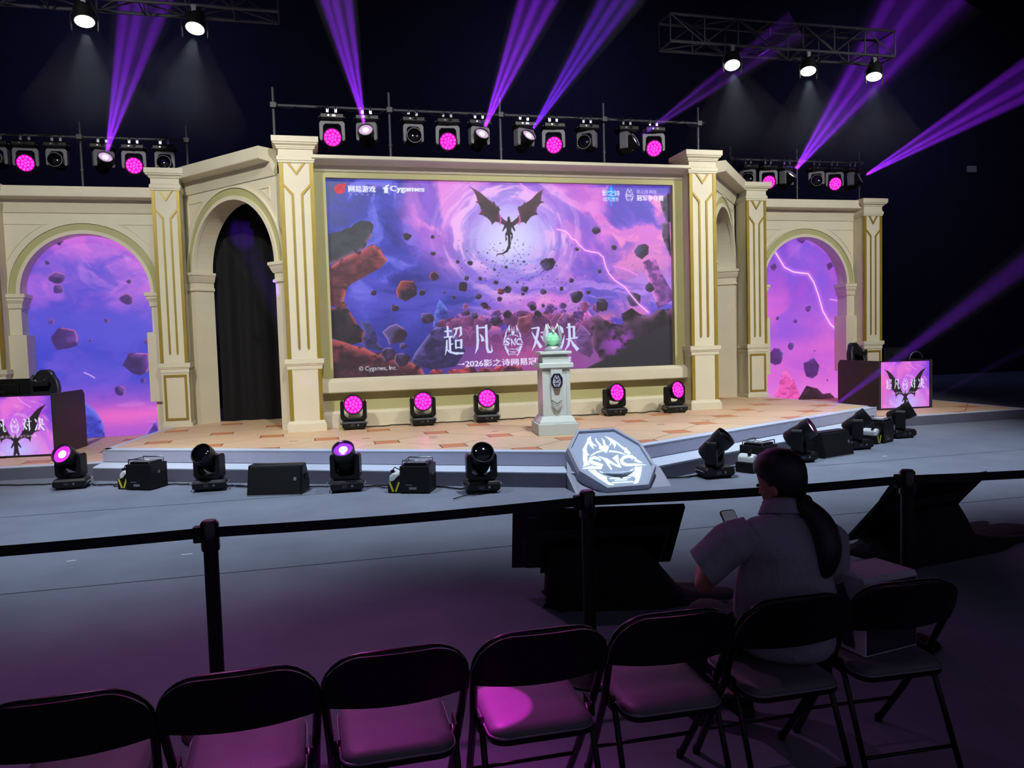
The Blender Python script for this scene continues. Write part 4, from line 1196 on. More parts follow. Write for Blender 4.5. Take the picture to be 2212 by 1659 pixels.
# ---- heads on the floor before the stage
FH = [(-6.605, 11.23, (-7.6, 8.2, 2.2), 'pink', 'pink glowing moving light on the carpet beside the left desk'),
      (-4.784, 10.35, (-6.2, 7.2, 2.6), None, 'unlit moving light on the carpet between smoke machine and speaker'),
      (-3.124, 9.61, (-3.7, 7.2, 3.4), 'violet', 'purple glowing moving light on the carpet right of the speaker'),
      (-1.586, 8.90, (-1.75, 6.0, 2.4), None, 'unlit moving light facing front beside the octagonal sign'),
      (1.348, 8.70, (3.2, 6.8, 2.9), None, 'unlit moving light on the carpet right of the octagonal sign'),
      (2.948, 9.29, (5.2, 7.0, 2.4), 'pink', 'pink glowing moving light behind the seated woman\'s head'),
      (4.374, 9.95, (7.6, 8.0, 3.2), None, 'unlit moving light right of the far speaker'),
      (5.795, 10.70, (8.6, 8.4, 2.4), 'pink', 'pink glowing moving light before the right desk')]
FL = []
for x, y, tg, on, lab in FH:
    pan, tilt = aim((x, y, .42), tg, False)
    t, M = moving_head(lab, (x, y, 0), 0, pan, tilt, 'beam', on, False, 'moving heads standing on the carpet')
    FL.append(M)
b0 = (-3.15, 9.45, .58)
beam(b0, [(-4.72, 15.9, 4.0)], 8000, VIOLET, 4.5, 'faint purple beam crossing the dark left archway', dens=.012, r0=.02, group='beams of the floor lights')
spot('beam_lamp', b0, (-3.60, 13.15, 1.1), 700, (.75, .25, 1.0), 5.0, .6, .03)
beam((3.0, 9.15, .52), [(9.64, 11.5, 3.182)], 52000, PURPLE, 3.8, 'purple beam passing the side of the right desk', dens=.010, r0=.02, group='beams of the floor lights')
beam((5.78, 10.45, .49), [(10.678, 12.0, 1.683)], 5000, PURPLE, 2.2, 'faint purple beam low behind the right desk', dens=.010, r0=.02, group='beams of the floor lights')
# ---- washes on the stage floor
for i, (x, y, tg) in enumerate(((-2.858, 13.10, (-3.1, 6, 1.6)), (-1.704, 13.10, (-1.9, 6, 1.6)), (-.606, 13.07, (-.7, 6, 1.9)), (1.725, 13.0, (3.4, 7, 1.6)), (2.86, 12.92, (5.0, 7, 1.8)))):
    pan, tilt = aim((x, y, .75), tg, False)
    t, M = moving_head('%s magenta light from the left on the stage floor under the main screen' % ORD[i], (x, y, ZS), 0, pan, tilt, 'wash', None, False, 'magenta washes on the stage floor')
    d = M.to_3x3() @ Vector((0, 0, 1))
    p = M @ Vector((0, 0, .13))
    spot('wash_lamp', p, p + d, 7, (1, .03, .75), 60, 1.0, .08)

# ---- white lamps on the overhead truss
for i, (x, y, z, kx, ky) in enumerate(((-6.31, 12, 6.306, .10, -.1), (-4.892, 12, 6.308, -.12, -.16), (3.575, 12, 6.276, -.18, -.22), (5.033, 12, 6.256, -.20, -.12), (6.361, 12, 6.232, -.26, -.06))):
    lab = ('%s of the two white lamps at the upper left' % ('left one', 'right one')[i]) if i < 2 else '%s white lamp from the left under the right truss' % ORD[i - 2]
    t = thing('par_lamp', lab, 'stage light', (x, y, z), 0, 'white overhead lamps')
    q = Vector((kx, ky - .22, -1)).normalized()
    Mq = q.to_track_quat('Z', 'Y').to_matrix().to_4x4()
    bd = part('par_body', 'housing', lambda: MB().lathe([(.05, -.30), (.10, -.28), (.135, -.18), (.13, -.03), (.134, -.012), (.127, -.012), (.12, -.02), (.02, -.02)], 24), 'black', t, Mq, smooth=35)
    part('par_lens', 'lens', lambda: MB().lathe([(.125, -.01), (.07, .002), (.01, .006)], 24), 'white_lens', bd)
    part('par_bracket', 'bracket', lambda: MB().tube([(-.17, 0, -.12), (-.18, 0, .08), (-.1, 0, .22), (.1, 0, .22), (.18, 0, .08), (.17, 0, -.12)], .014, 6), 'black', t)
    part('par_hook', 'clamp', lambda: MB().box((-.03, -.03, .2), (.03, .03, .33)).lathe([(.03, -.04), (.03, .04)], 12, T(0, 0, .32) @ RY(90)), 'pipe', t)
    beam((x + q.x * .05, y + q.y * .05, z + q.z * .05), [(x + q.x * 1.5, y + q.y * 1.5, z + q.z * 1.5)], 260 if i < 4 else 110, (.66, .80, 1.0), 44, 'soft white light cone below the %s white lamp from the left' % ORD[i], r0=.12, dens=.014, group='white light cones in the haze')
# ---- truss
def truss(name, label, x0, x1, y, z, s, tx):
    t = thing(name, label, 'truss', (0, 0, 0), 0, 'box trusses under the ceiling')
    c = [(y - s / 2, z - s / 2), (y + s / 2, z - s / 2), (y + s / 2, z + s / 2), (y - s / 2, z + s / 2)]
    for a, b in c:
        MB().tube([(x0, a, b), (x1, a, b)], .025, 8).build('chord', 'pipe_dark', t, smooth=40)
    n = int((x1 - x0) / .62)
    for f in range(4):
        (a, b), (a2, b2) = c[f], c[(f + 1) % 4]
        for i in range(n + 1):
            x = x0 + (x1 - x0) * i / n
            MB().tube([(x, a, b), (x, a2, b2)], .013, 6).build('batten', 'pipe_dark', t, smooth=40)
            if i < n:
                xn = x0 + (x1 - x0) * (i + 1) / n
                p, q_ = ((a, b), (a2, b2)) if (i + f) % 2 else ((a2, b2), (a, b))
                MB().tube([(x, *p), (xn, *q_)], .012, 6).build('diagonal', 'pipe_dark', t, smooth=40)
    return t
mat('pipe_dark', (58, 58, 66), .5, .5)
truss('box_truss', 'dark box truss carrying the three right white lamps', 2.45, 6.8, 12.22, 6.835, .44, 0)
truss('box_truss', 'end of a dark box truss at the top edge', -7.5, -3.75, 12.22, 6.86, .44, 0)

# ------------------------------------------------------------------ octagonal emblem sign before the stage
mat('sign_grey', (176, 180, 196), .5, noise=.03, nscale=4)
mat('sign_side', (160, 162, 178), .55, noise=.04, nscale=4)
mat('sign_glow', (200, 215, 220), .4, emit=(226, 255, 250), estr=1.0)
mat('sign_face', (176, 188, 210), .45)
t = thing('emblem_sign', 'tilted octagonal sign with a white glowing emblem before the stage steps', 'sign', (.008, 8.226, 0))
OCT = [(-.262, 1.205), (.262, 1.205), (.497, .835), (.497, .352), (.262, 0), (-.262, 0), (-.497, .352), (-.497, .835)]
OCTC = [(x, y - .6) for x, y in OCT][::-1]
SM = T(0, .06, .012) @ RX(28.2)             # panel plane: local x right, y up the slope, z outwards
inn = [(x * .90, y * .92) for x, y in OCTC]
base_ = [(x * 1.0, y) for x, y in OCTC]
up = lambda P, z: [(x, y + .6, z) for x, y in P]
MB().loft([up(base_, -.10), up(base_, .0), up([(x * .965, y * .97) for x, y in base_], .012)], SM, True, True).build('rim_body', 'sign_side', t)
fr = MB()
n_ = 8
o_, i_ = up([(x * .965, y * .97) for x, y in base_], .012), up(inn, .012)
i2 = up(inn, -.02 + .034)
vs = up(base_, .0) + up([(x * .97, y * .975) for x, y in base_], .05) + up(inn, .05) + up(inn, .014)
fs = []
for r in range(3):
    for j in range(n_):
        fs.append((r * n_ + j, r * n_ + (j + 1) % n_, (r + 1) * n_ + (j + 1) % n_, (r + 1) * n_ + j))
fr.add(vs, fs, SM).build('rim', 'sign_grey', t)
MB().prism([(x, y + .6) for x, y in inn], .012, .016, SM).build('face_panel', 'sign_face', t)
for k, v in EMB.items():
    for p in v:
        MB().prism([(a / 1000, b / 1000) for a, b in p], .017, .022, SM).build('emblem_' + {'arc': 'arc', 'bar': 'lettering_line'}.get(k, k), 'sign_glow', t)
q0 = SM @ Vector((0, .20, -.10))
q1 = SM @ Vector((0, .80, -.10))
MB().hull([(-.60, .165, 0), (.60, .165, 0), (-.60, .205, 0), (.60, .205, 0), (-.40, q0.y, q0.z), (.40, q0.y, q0.z), (-.46, q0.y + .12, q0.z + .06), (.46, q0.y + .12, q0.z + .06)]).build('front_board', 'sign_side', t)
for s in (-1, 1):
    a, b = sorted((s * .60, s * .56))
    c, d = sorted((s * .49, s * .45))
    MB().hull([(a, .17, 0), (b, .17, 0), (a, .47, 0), (b, .47, 0), (c, q0.y, q0.z), (d, q0.y, q0.z), (c, q1.y, q1.z), (d, q1.y, q1.z), (a, .47, .17), (b, .47, .17)]).build('side_board', 'sign_side', t)

# ------------------------------------------------------------------ pedestal and trophy
mat('pedestal_white', (206, 216, 208), .5, noise=.03, nscale=4)
mat('navy', (24, 26, 52), .35)
mat('badge_white', (226, 230, 240), .4)
t = thing('trophy_pedestal', 'pale square pedestal with stepped base and emblem badge at centre stage', 'pedestal', (0.0, 11.06, ZS), -6)
MB().sq([(.30, 0), (.30, .165), (.29, .17)]).build('plinth', 'pedestal_white', t, bevel=.006)
MB().sq([(.275, .168), (.27, .19), (.225, .27), (.215, .275)]).build('base_moulding', 'pedestal_white', t)
MB().sq([(.20, .27), (.20, .985)]).build('column', 'pedestal_white', t)
for sx in (-1, 1):
    for sy in (-1, 1):
        MB().cbox((sx * .178, sy * .178, .61), (.062, .062, .67)).build('corner_pilaster', 'pedestal_white', t, bevel=.006)
MB().sq([(.245, .98), (.252, .988), (.252, 1.045), (.245, 1.055)]).build('ring_slab', 'pedestal_white', t)
MB().sq([(.195, 1.05), (.195, 1.14), (.165, 1.185)]).build('neck_block', 'pedestal_white', t)
MB().sq([(.225, 1.18), (.235, 1.188), (.235, 1.218), (.228, 1.224)]).build('top_slab', 'pedestal_white', t)
fp = T(0, -.205, 0) @ XZ
MB().prism([(-.085, .985), (.085, .985), (.085, .52), (0, .46), (-.085, .52)], 0, .03, fp).build('front_panel', 'pedestal_white', t, bevel=.004)
for k in range(3):
    z = .50 - .035 * k
    MB().prism([(-.08 + .012 * k, z), (0, z - .055), (.08 - .012 * k, z), (.08 - .012 * k, z - .016), (0, z - .071), (-.08 + .012 * k, z - .016)], .028, .042, fp).build('chevron', 'pedestal_white', t)
oc = [(x * .15, .66 + (y) * .185 / 1.2 + .0) for x, y in OCT]
oc = [(x * 1.0, z + .02) for x, z in oc]
bd = MB().prism([(x * 1.15, (z - .77) * 1.15 + .79) for x, z in oc], .03, .052, fp).build('badge', 'navy', t, bevel=.003)
eb = MB()
for k, v in EMB.items():
    for p in v:
        eb.prism([(a / 1000 * .165, .69 + b / 1000 * .178) for a, b in p], .052, .055, fp)
e_ = eb.build('badge_emblem', 'badge_white', bd)
e_['kind'] = 'stuff'
MB().prism([(-.055, .66), (.055, .66), (.03, .585), (-.03, .585)], .03, .033, fp).build('cutout_patch', mat('cutout_shade', (120, 104, 92), .7), t)  # flat plate, shade of the cutout put into its brown colour

mat('chrome', (206, 210, 214), .3, .55)
mat('orb_glass', (150, 226, 180), .12, emit=(120, 220, 160), estr=.35, coat=.6)
t = thing('dragon_trophy', 'silver winged dragon trophy holding a pale green orb', 'trophy', (0.0, 11.06, ZS + 1.224), -6)
MB().lathe([(.125, 0), (.125, .025), (.11, .035), (.10, .055), (.07, .07)], 24).build('base', 'chrome', t, smooth=35)
MB().ball((0, -.01, .165), (.085, .075, .095), 10, 7).build('orb', 'orb_glass', t)
for s in (-1, 1):
    o = [(.02, .06), (.06, .055), (.10, .09), (.125, .15), (.128, .22), (.11, .29), (.09, .33), (.075, .375), (.068, .33), (.08, .28), (.092, .22), (.085, .15), (.06, .10)]
    MB().loft([[(s * x, .03 - .04 * math.sin(z * 8), z) for x, z in o], [(s * x * .97, .06 - .04 * math.sin(z * 8), z) for x, z in o]]).build('wing', 'chrome', t)
    MB().tube([(s * .025, -.035, .285), (s * .045, -.02, .31), (s * .062, -.01, .345), (s * .058, -.01, .37)], [.014, .012, .008, .003], 8).build('horn', 'chrome', t, smooth=True)
    MB().tube([(s * .05, .03, .06), (s * .10, -.02, .09), (s * .085, -.075, .13), (s * .05, -.085, .16)], [.022, .02, .014, .005], 8).build('claw', 'chrome', t, smooth=True)
MB().tube([(0, .06, .06), (0, .075, .18), (0, .05, .27), (0, .0, .29), (0, -.05, .265), (0, -.085, .235)], [.04, .036, .032, .036, .026, .006], 10).build('dragon_body', 'chrome', t, smooth=True)
t.scale = (1.12, 1.12, 1.12)

# ------------------------------------------------------------------ player desks
mat('desk_black', (50, 48, 49), .5, noise=.05, nscale=5)
mat('desk_edge', (22, 22, 28), .4)
DP = paint_desk()
def desk(label, corner, rz, w_, d_, slab):
    """corner: front left foot; local x along the front, y backwards"""
    t = thing('player_desk', label, 'desk', (*corner, ZL), rz, 'player desks')
    H = .965
    for x0, x1 in ((0, .05), (w_ - .05, w_)):
        MB().prism([(0, 0), (d_, 0), (d_, H - .08), (d_ - .07, H), (0, H)], x0, x1, Matrix(((0, 0, 1, 0), (1, 0, 0, 0), (0, 1, 0, 0), (0, 0, 0, 1)))).build('side_panel', 'desk_black', t)
    MB().box((.05, .03, 0), (w_ - .05, .08, H)).build('front_panel', 'desk_edge', t)
    MB().box((.05, .08, H - .24), (w_ - .05, d_ - .35, H - .20)).build('worktop', 'desk_black', t)
    MB().box((.05, .0, H - .02), (w_ - .05, .03, H)).build('top_rail', 'desk_edge', t)
    MB().box((.05, .0, 0), (w_ - .05, .03, .025)).build('bottom_rail', 'desk_edge', t)
    dsp = slab.grid('display', w_ - .12, t, SCREEN)
    dsp.location = (.06, .012, .03)
    dsp.scale = (1, 1, (H - .055) / ((w_ - .12) * 840 / 1000))
    return t
desk('black player desk with a glowing front screen at the right end of the stage', (7.25, 12.97), -3.0, 1.20, 1.32, DP)
desk('black player desk with a glowing front screen cut by the left picture edge', (-8.57, 13.47), -6.0, 1.20, 1.15, DP)
# gaming chairs, monitors, lamp
mat('leather', (30, 31, 36), .4, bump=.1, bscale=90)
mat('leather_grey', (62, 66, 78), .42, bump=.1, bscale=90)
def gaming_chair(label, loc, rz):
    t = thing('gaming_chair', label, 'chair', loc, rz, 'gaming chairs behind the desks')
    for k in range(5):
        a = 2 * PI * k / 5
        MB().tube([(0, 0, .10), (.30 * math.cos(a), .30 * math.sin(a), .07)], [.03, .02], 8).build('base_arm', 'black', t)
        MB().ball((.30 * math.cos(a), .30 * math.sin(a), .03), .03, 10, 6).build('caster', 'rubber', t)
    MB().tube([(0, 0, .08), (0, 0, .42)], .03, 10).build('gas_post', 'black', t)
    MB().prism(rpoly(.52, .52, .08), .42, .52).build('seat', 'leather', t, bevel=.03)
    for s in (-1, 1):
        MB().box((s * .30 - .03, -.16, .62), (s * .30 + .03, .14, .66)).box((s * .30 - .02, -.02, .45), (s * .30 + .02, .03, .63)).build('armrest', 'black', t, bevel=.01)
    out = [(-.17, .50), (.17, .50), (.24, .72), (.26, .98), (.23, 1.10), (.17, 1.19), (.13, 1.27), (.07, 1.31), (-.07, 1.31), (-.13, 1.27), (-.17, 1.19), (-.23, 1.10), (-.26, .98), (-.24, .72)]
    MB().loft([[(x, -.10 + .20 - z * .0 + (z - .5) * .16 + .05, z) for x, z in out], [(x * .96, .02 + .20 + (z - .5) * .16 + .05, z) for x, z in out]], T(0, .0, 0)).build('backrest', 'leather', t, bevel=.03)
    for s in (-1, 1):
        MB().tube([(s * .245, .16, .74), (s * .262, .20, .98), (s * .225, .225, 1.11), (s * .15, .245, 1.22)], .028, 8).build('bolster', 'leather_grey', t, smooth=True)
        MB().prism(rpoly(.05, .03, .012), 0, .004, T(s * .085, .135, 1.13) @ XZ).build('strap_slot', 'white_plastic', t)
    MB().prism([(-.13, 1.03), (-.15, 1.17), (-.05, 1.12), (.05, 1.12), (.15, 1.17), (.13, 1.03)], 0, .07, T(0, .155, 0) @ XZ).build('head_cushion', 'leather', t, bevel=.015)
    return t
gaming_chair('black gaming chair behind the right player desk', (8.06, 14.30, ZL), 20)
gaming_chair('grey black gaming chair behind the left player desk', (-8.02, 14.62, ZL), -10)
def monitor(label, loc, rz, w_, h_):
    t = thing('desk_monitor', label, 'monitor', loc, rz, 'monitors on the player desks')
    MB().cbox((0, 0, .12 + h_ / 2), (w_, .03, h_)).build('panel', 'black', t, bevel=.006)
    MB().cbox((0, -.03, .12 + h_ / 2), (w_ * .45, .04, h_ * .5)).build('rear_housing', 'black', t, bevel=.012)
    MB().box((-.03, -.05, .0), (.03, -.02, .25)).build('stand', 'black', t, bevel=.006)
    MB().prism(rpoly(.24, .18, .03), 0, .012).build('foot', 'black', t)
    return t
monitor('black monitor back on the right player desk', (8.06, 13.45, ZL + .765), -3, .54, .32)
monitor('black monitor back on the left player desk', (-8.10, 13.75, ZL + .765), -6, .58, .32)
t = thing('webcam', 'small webcam before the monitor of the left desk', 'webcam', (-8.13, 13.47, ZL + .965), -6)
MB().cbox((0, 0, .035), (.09, .05, .06)).build('housing', 'black', t, bevel=.008)
MB().lathe([(.022, 0), (.022, .012), (.012, .013)], 16, T(0, -.025, .035) @ RX(90)).build('lens', 'glass_dark', t)
t = thing('microphone_stand', 'gooseneck microphone arching over the right player desk', 'microphone', (8.36, 13.42, ZL + .765), 0)
MB().lathe([(.06, 0), (.06, .02), (.02, .03)], 16).build('base', 'black', t)
MB().tube([(.0, 0, .02)] + [(.16 - .16 * math.cos(a) , 0, .18 + .17 * math.sin(a)) for a in [i * PI / 10 for i in range(10)]] , .008, 8).build('gooseneck', 'steel', t, smooth=True)
MB().ball((.31, 0, .22), (.022, .022, .035), 10, 8).build('capsule', 'black', t, smooth=True)

# ------------------------------------------------------------------ smoke machines and speakers
def smoke(label, loc, rz):
    t = thing('smoke_machine', label, 'smoke machine', loc, rz, 'smoke machines before the stage')
    MB().box((-.17, -.17, .015), (.19, .17, .33)).build('case', 'black', t, bevel=.01)
    MB().box((-.10, -.1715, .10), (-.02, -.1705, .11)).build('maker_mark', mat('dim_print', (120, 120, 128), .6), t)
    MB().box((-.06, -.1715, .05), (.03, -.1705, .08)).build('rating_plate', MATS['dim_print'], t)
    MB().lathe([(.022, 0), (.022, .002)], 16, T(.191, 0, .22) @ RY(90)).build('round_badge', MATS['dim_print'], t)
    tr = MB().box((-.13, -.13, .33), (.15, .13, .36)).build('top_tray', 'body', t, bevel=.006)
    MB().box((-.10, -.10, .36), (.12, .10, .363)).build('tray_plate', 'body_grey', tr)
    for sy in (-1, 1):
        MB().tube([(-.14, sy * .14, .335), (-.14, sy * .14, .39), (.16, sy * .14, .39), (.16, sy * .14, .335)], .008, 6).build('rail', 'steel', t, smooth=True)
    MB().tube([(-.14, -.14, .38), (-.14, .14, .38)], .008, 6).build('rail', 'steel', t, smooth=True)
    for x, y in ((-.15, -.15), (.17, -.15), (-.15, .15), (.17, .15)):
        MB().lathe([(.018, 0), (.016, .02)], 8, T(x, y, 0)).build('foot', 'rubber', t)
    bk = MB().prism([(-.33, 0), (-.17, 0), (-.17, .21), (-.20, .21), (-.26, .15), (-.33, .13)], -.13, .13, XZ @ T(0, 0.0, 0)).build('bottle_bracket', 'black', t, bevel=.006)
    can = MB().prism([(-.32, .12), (-.19, .12), (-.18, .20), (-.21, .235), (-.27, .24), (-.32, .20)], -.11, .11, XZ).build('fluid_bottle', 'white_plastic', t, bevel=.02)
    MB().lathe([(.024, 0), (.024, .03)], 12, T(-.29, -.05, .235)).build('bottle_cap', 'black', can)
    MB().tube([(-.29, -.05, .26), (-.26, -.06, .30), (-.20, -.05, .27), (-.175, -.02, .24)], .007, 6).build('hose', 'rubber', t, smooth=True)
    for a, b in ((-.31, -.265), (-.19, -.235)):
        strip(MB(), (a, .135), (b, .02), .022, -.136, -.131).build('yellow_strap', 'yellow_strap', t)
    return t
smoke('black smoke machine with yellow straps beside the left desk light', (-5.62, 10.84, 0), -27)
smoke('black smoke machine with yellow straps left of the front unlit light', (-2.30, 9.25, 0), -22)
smoke('black smoke machine with white bottle next to the seated woman', (2.12, 8.97, 0), 27)
smoke('black smoke machine with white bottle before the right desk', (5.16, 10.45, 0), 27)
mat('grille', (6, 6, 8), .7, bump=.3, bscale=300, spec=.3)
def wedge(label, loc, rz):
    t = thing('wedge_speaker', label, 'speaker', loc, rz, 'wedge speakers before the stage')
    YZ = Matrix(((0, 0, 1, 0), (1, 0, 0, 0), (0, 1, 0, 0), (0, 0, 0, 1)))
    MB().prism([(-.16, 0), (.22, 0), (.24, .12), (.10, .355), (-.06, .355)], -.33, .33, YZ).build('cabinet', 'black', t, bevel=.012)
    MB().loft([[(x, -.163 + z * .283, z) for x, z in ((-.315, .02), (.315, .02), (.315, .335), (-.315, .335))], [(x, -.178 + z * .283, z) for x, z in ((-.31, .024), (.31, .024), (.31, .331), (-.31, .331))]]).build('grille', 'grille', t)
    MB().prism(rpoly(.034, .042, .004), 0, .003, T(.25, -.128, .19) @ RX(-16) @ XZ).build('badge', MATS['dim_print'], t)
    MB().box((-.32, -.172, .0), (.32, -.16, .014)).build('bottom_edge', 'body_grey', t)
    for s in (-1, 1):
        MB().prism(rpoly(.14, .06, .025), 0, .006, T(s * .333, .06, .20) @ RZ(90 * s) @ XZ).build('side_handle', 'rubber', t)
    return t
wedge('black wedge speaker on the carpet left of the stage centre', (-3.94, 9.80, 0), -14)
wedge('black wedge speaker on the carpet right of the seated woman', (3.66, 9.60, 0), 18)

# ------------------------------------------------------------------ cables along the stage foot
def cable(label, pts, r, seed, loops=0, name='power_cable'):
    g = random.Random(seed)
    P = []
    for i in range(len(pts) - 1):
        a, b = Vector(pts[i]), Vector(pts[i + 1])
        n = max(3, int((b - a).length / .07))
        for k in range(n):
            u_ = k / n
            P.append(a.lerp(b, u_) + Vector((.03 * math.sin(u_ * 9 + seed), .045 * math.sin(u_ * 7 + seed * 2) + g.uniform(-.01, .01), g.uniform(0, .012))))
    P.append(Vector(pts[-1]))
    return tag(MB().tube([(p.x, p.y, max(p.z, pts[0][2])) for p in P], r, 6).build(name, 'rubber', None, smooth=True), label, 'cable', 'cables along the stage')
fl = .012
F_ = [(-8.2, 12.1), (-6.42, 11.35), (-5.45, 10.95), (-4.62, 10.5), (-3.6, 10.0), (-2.95, 9.75), (-2.1, 9.35), (-1.45, 9.0)]
nm = ['by the left desk', 'from the pink light to the first smoke machine', 'from the first smoke machine to the unlit light', 'behind the left speaker', 'from the left speaker to the purple light', 'from the purple light to the second smoke machine', 'from the second smoke machine to the front light']
for i in range(7):
    cable('black cable on the carpet ' + nm[i], [(*F_[i], fl), (*F_[i + 1], fl)], .010, i + 1)
    if i in (1, 3, 5):
        cable('looped black cable ' + nm[i], [(F_[i][0] + .1, F_[i][1] - .06, fl), (F_[i][0] + .42, F_[i][1] - .30, fl), (F_[i + 1][0] - .2, F_[i + 1][1] - .04, fl)], .008, i + 20)
F_ = [(.62, 8.72), (1.2, 8.83), (1.95, 9.22), (2.8, 9.5), (3.5, 9.9), (4.3, 10.15), (5.0, 10.6), (5.7, 10.85)]
nm = ['from the octagonal sign to the unlit light', 'from the unlit light to the smoke machine', 'behind the seated woman', 'from the pink light to the right speaker', 'from the right speaker to the unlit light', 'from the unlit light to the far smoke machine', 'from the far smoke machine to the last light']
for i in range(7):
    cable('black cable on the carpet ' + nm[i], [(*F_[i], fl), (*F_[i + 1], fl)], .010, i + 41)
F_ = [(-2.65, 13.22), (-1.9, 13.24), (-1.5, 13.22), (-.8, 13.24), (-.4, 13.22), (1.5, 13.2), (1.95, 13.12), (2.65, 13.1)]
for i, l_ in ((0, 'between the first and second magenta floor light'), (2, 'between the second and third magenta floor light'), (4, 'running behind the pedestal'), (6, 'between the fourth and fifth magenta floor light')):
    cable('black cable ' + l_, [(*F_[i], ZS + fl), (*F_[i + 1], ZS + fl)], .010, i + 61)
cable('short stray cable on the carpet before the front light', [(-2.02, 8.55, fl), (-1.75, 8.70, fl), (-1.6, 8.74, fl)], .006, 77)
for i, (x, y) in enumerate(((-3.796, 11.91), (-2.755, 11.70), (-1.783, 11.456), (-1.807, 11.292), (-.772, 11.69), (1.839, 11.306), (2.729, 11.50), (4.235, 12.31))):
    tag(MB().box((x - .06, y - .012, ZS), (x + .06, y + .012, ZS + .002)).build('stage_mark', mat('mark_brown', (92, 70, 50), .8)), '%s dark tape mark from the left on the tiled stage floor' % ORD[i], 'tape mark', 'dark tape marks on the stage floor')

# ------------------------------------------------------------------ barrier posts and belts
POSTS = [(-5.77, 3.85), (-3.925, 3.79), (-2.075, 3.79), (-.215, 3.66), (1.66, 3.50)]
pn = ['beyond the left picture edge', 'left of the middle of the hall', 'before the left floor monitor', 'before the right floor monitor', 'beyond the right picture edge']
for (x, y), l_ in zip(POSTS, pn):
    t = thing('barrier_post', 'black belt barrier post ' + l_, 'barrier post', (x, y, 0), -4, 'belt barrier posts')
    MB().lathe([(.17, 0), (.17, .012), (.15, .022), (.05, .04), (.034, .05)], 28).build('base_plate', 'black', t, smooth=40)
    MB().lathe([(.033, .04), (.033, .90)], 20).build('tube', 'black', t, smooth=40)
    MB().lathe([(.04, .86), (.042, .87), (.042, .985), (.038, .992)], 20).build('head', 'black_gloss', t, smooth=40)
    MB().lathe([(.037, .992), (.03, 1.0), (.01, 1.001)], 20).build('cap', mat('cap_grey', (64, 58, 66), .35), t, smooth=40)
    MB().box((-.072, -.022, .90), (-.036, .022, .975)).build('belt_clip', 'black', t, bevel=.004)
bl = ['left of the leftmost visible post', 'between the leftmost visible post and the middle post', 'between the middle post and the right post', 'right of the rightmost visible post']
mat('belt', (10, 10, 14), .75)
for i in range(4):
    (x0, y0), (x1, y1) = POSTS[i], POSTS[i + 1]
    d = Vector((x1 - x0, y1 - y0, 0)).normalized()
    rows = []
    for k in range(13):
        u_ = k / 12
        p = Vector((x0, y0, 0)) + d * .04 + (Vector((x1 - x0, y1 - y0, 0)) - d * .105) * u_
        sag = .012 * math.sin(PI * u_)
        n_ = Vector((-d.y, d.x, 0)) * .002
        a = .918 - sag
        rows.append([tuple(p - n_ + Vector((0, 0, a))), tuple(p + n_ + Vector((0, 0, a))), tuple(p + n_ + Vector((0, 0, a + .048))), tuple(p - n_ + Vector((0, 0, a + .048)))])
    tag(MB().loft(rows).build('barrier_belt', 'belt'), 'black retractable belt ' + bl[i], 'barrier belt', 'belts of the barrier')

# ------------------------------------------------------------------ floor monitors facing the stage
mat('drape', (9, 9, 13), .95, noise=.2, nscale=8)
mat('tv_black', (11, 11, 15), .45)
def floor_tv(lab_tv, lab_dr, c, rz, shape):
    Mt = Matrix.Translation(c) @ Matrix.Rotation(rz, 4, 'Z') @ RX(90 + 41) @ RZ(180)
    t = thing('floor_monitor', lab_tv, 'monitor', (0, 0, 0), 0, 'floor monitors facing the stage')
    Mt = Matrix.Translation(c) @ Matrix.Rotation(rz, 4, 'Z') @ Matrix.Rotation(.72, 4, 'X')
    t.matrix_world = Mt
    # local: x width, z up the panel, -y the back that faces the hall
    MB().prism(rpoly(1.11, .64, .012), -.012, .012, XZ).build('panel', 'tv_black', t)
    MB().prism(rpoly(1.085, .615, .008), -.0135, -.0125, XZ).build('screen_glass', 'glass_dark', t)
    MB().loft([[(x, -.012, z) for x, z in ((-.5, -.30), (.5, -.30), (.5, .12), (-.5, .12))], [(x, -.045, z) for x, z in ((-.46, -.28), (.46, -.28), (.46, .06), (-.46, .06))]]).build('rear_housing', 'tv_black', t, bevel=.008)
    MB().box((-.46, -.014, .262), (-.40, -.0125, .268)).build('maker_mark', MATS['dim_print'], t)
    MB().box((-.03, -.06, -.33), (.03, -.02, .0)).build('mount_arm', 'black', t)
    MB().box((-.36, -.05, -.34), (-.33, -.02, -.1)).build('mount_strut', 'body', t)
    # cloth over the stand
    R_ = Matrix.Rotation(rz, 3, 'Z')
    rows = []
    g = random.Random(int(c[0] * 10) + 5)
    n = 44
    for lv, (z, hl, hr, hy, wob) in enumerate(shape):
        row = []
        for j in range(n):
            a = 2 * PI * j / n
            sx = math.copysign(abs(math.cos(a)) ** .5, math.cos(a)) * (hr if math.cos(a) > 0 else hl)
            sy = math.copysign(abs(math.sin(a)) ** .5, math.sin(a)) * hy
            w_ = 1 + wob * 2.2 * math.sin(a * 9 + lv * .4) + wob * math.sin(a * 17)
            p = R_ @ Vector((sx * w_, sy * w_ + .12, 0))
            row.append((c[0] + p.x, c[1] + p.y, z))
        rows.append(row)
    o = MB().loft(rows).build('monitor_drape', 'drape', None, smooth=True)
    tag(o, lab_dr, 'cloth', 'black cloths over the monitor stands')
floor_tv('black floor monitor seen from behind the middle barrier post', 'black cloth over the stand behind the middle barrier post', (-1.658, 4.833, .46), -.203, ((.50, .28, .26, .08, 0), (.38, .31, .34, .14, .01), (.20, .32, .46, .19, .015), (.07, .33, .56, .21, .02), (.03, .33, .62, .22, .02), (.008, .34, .95, .26, .03)))
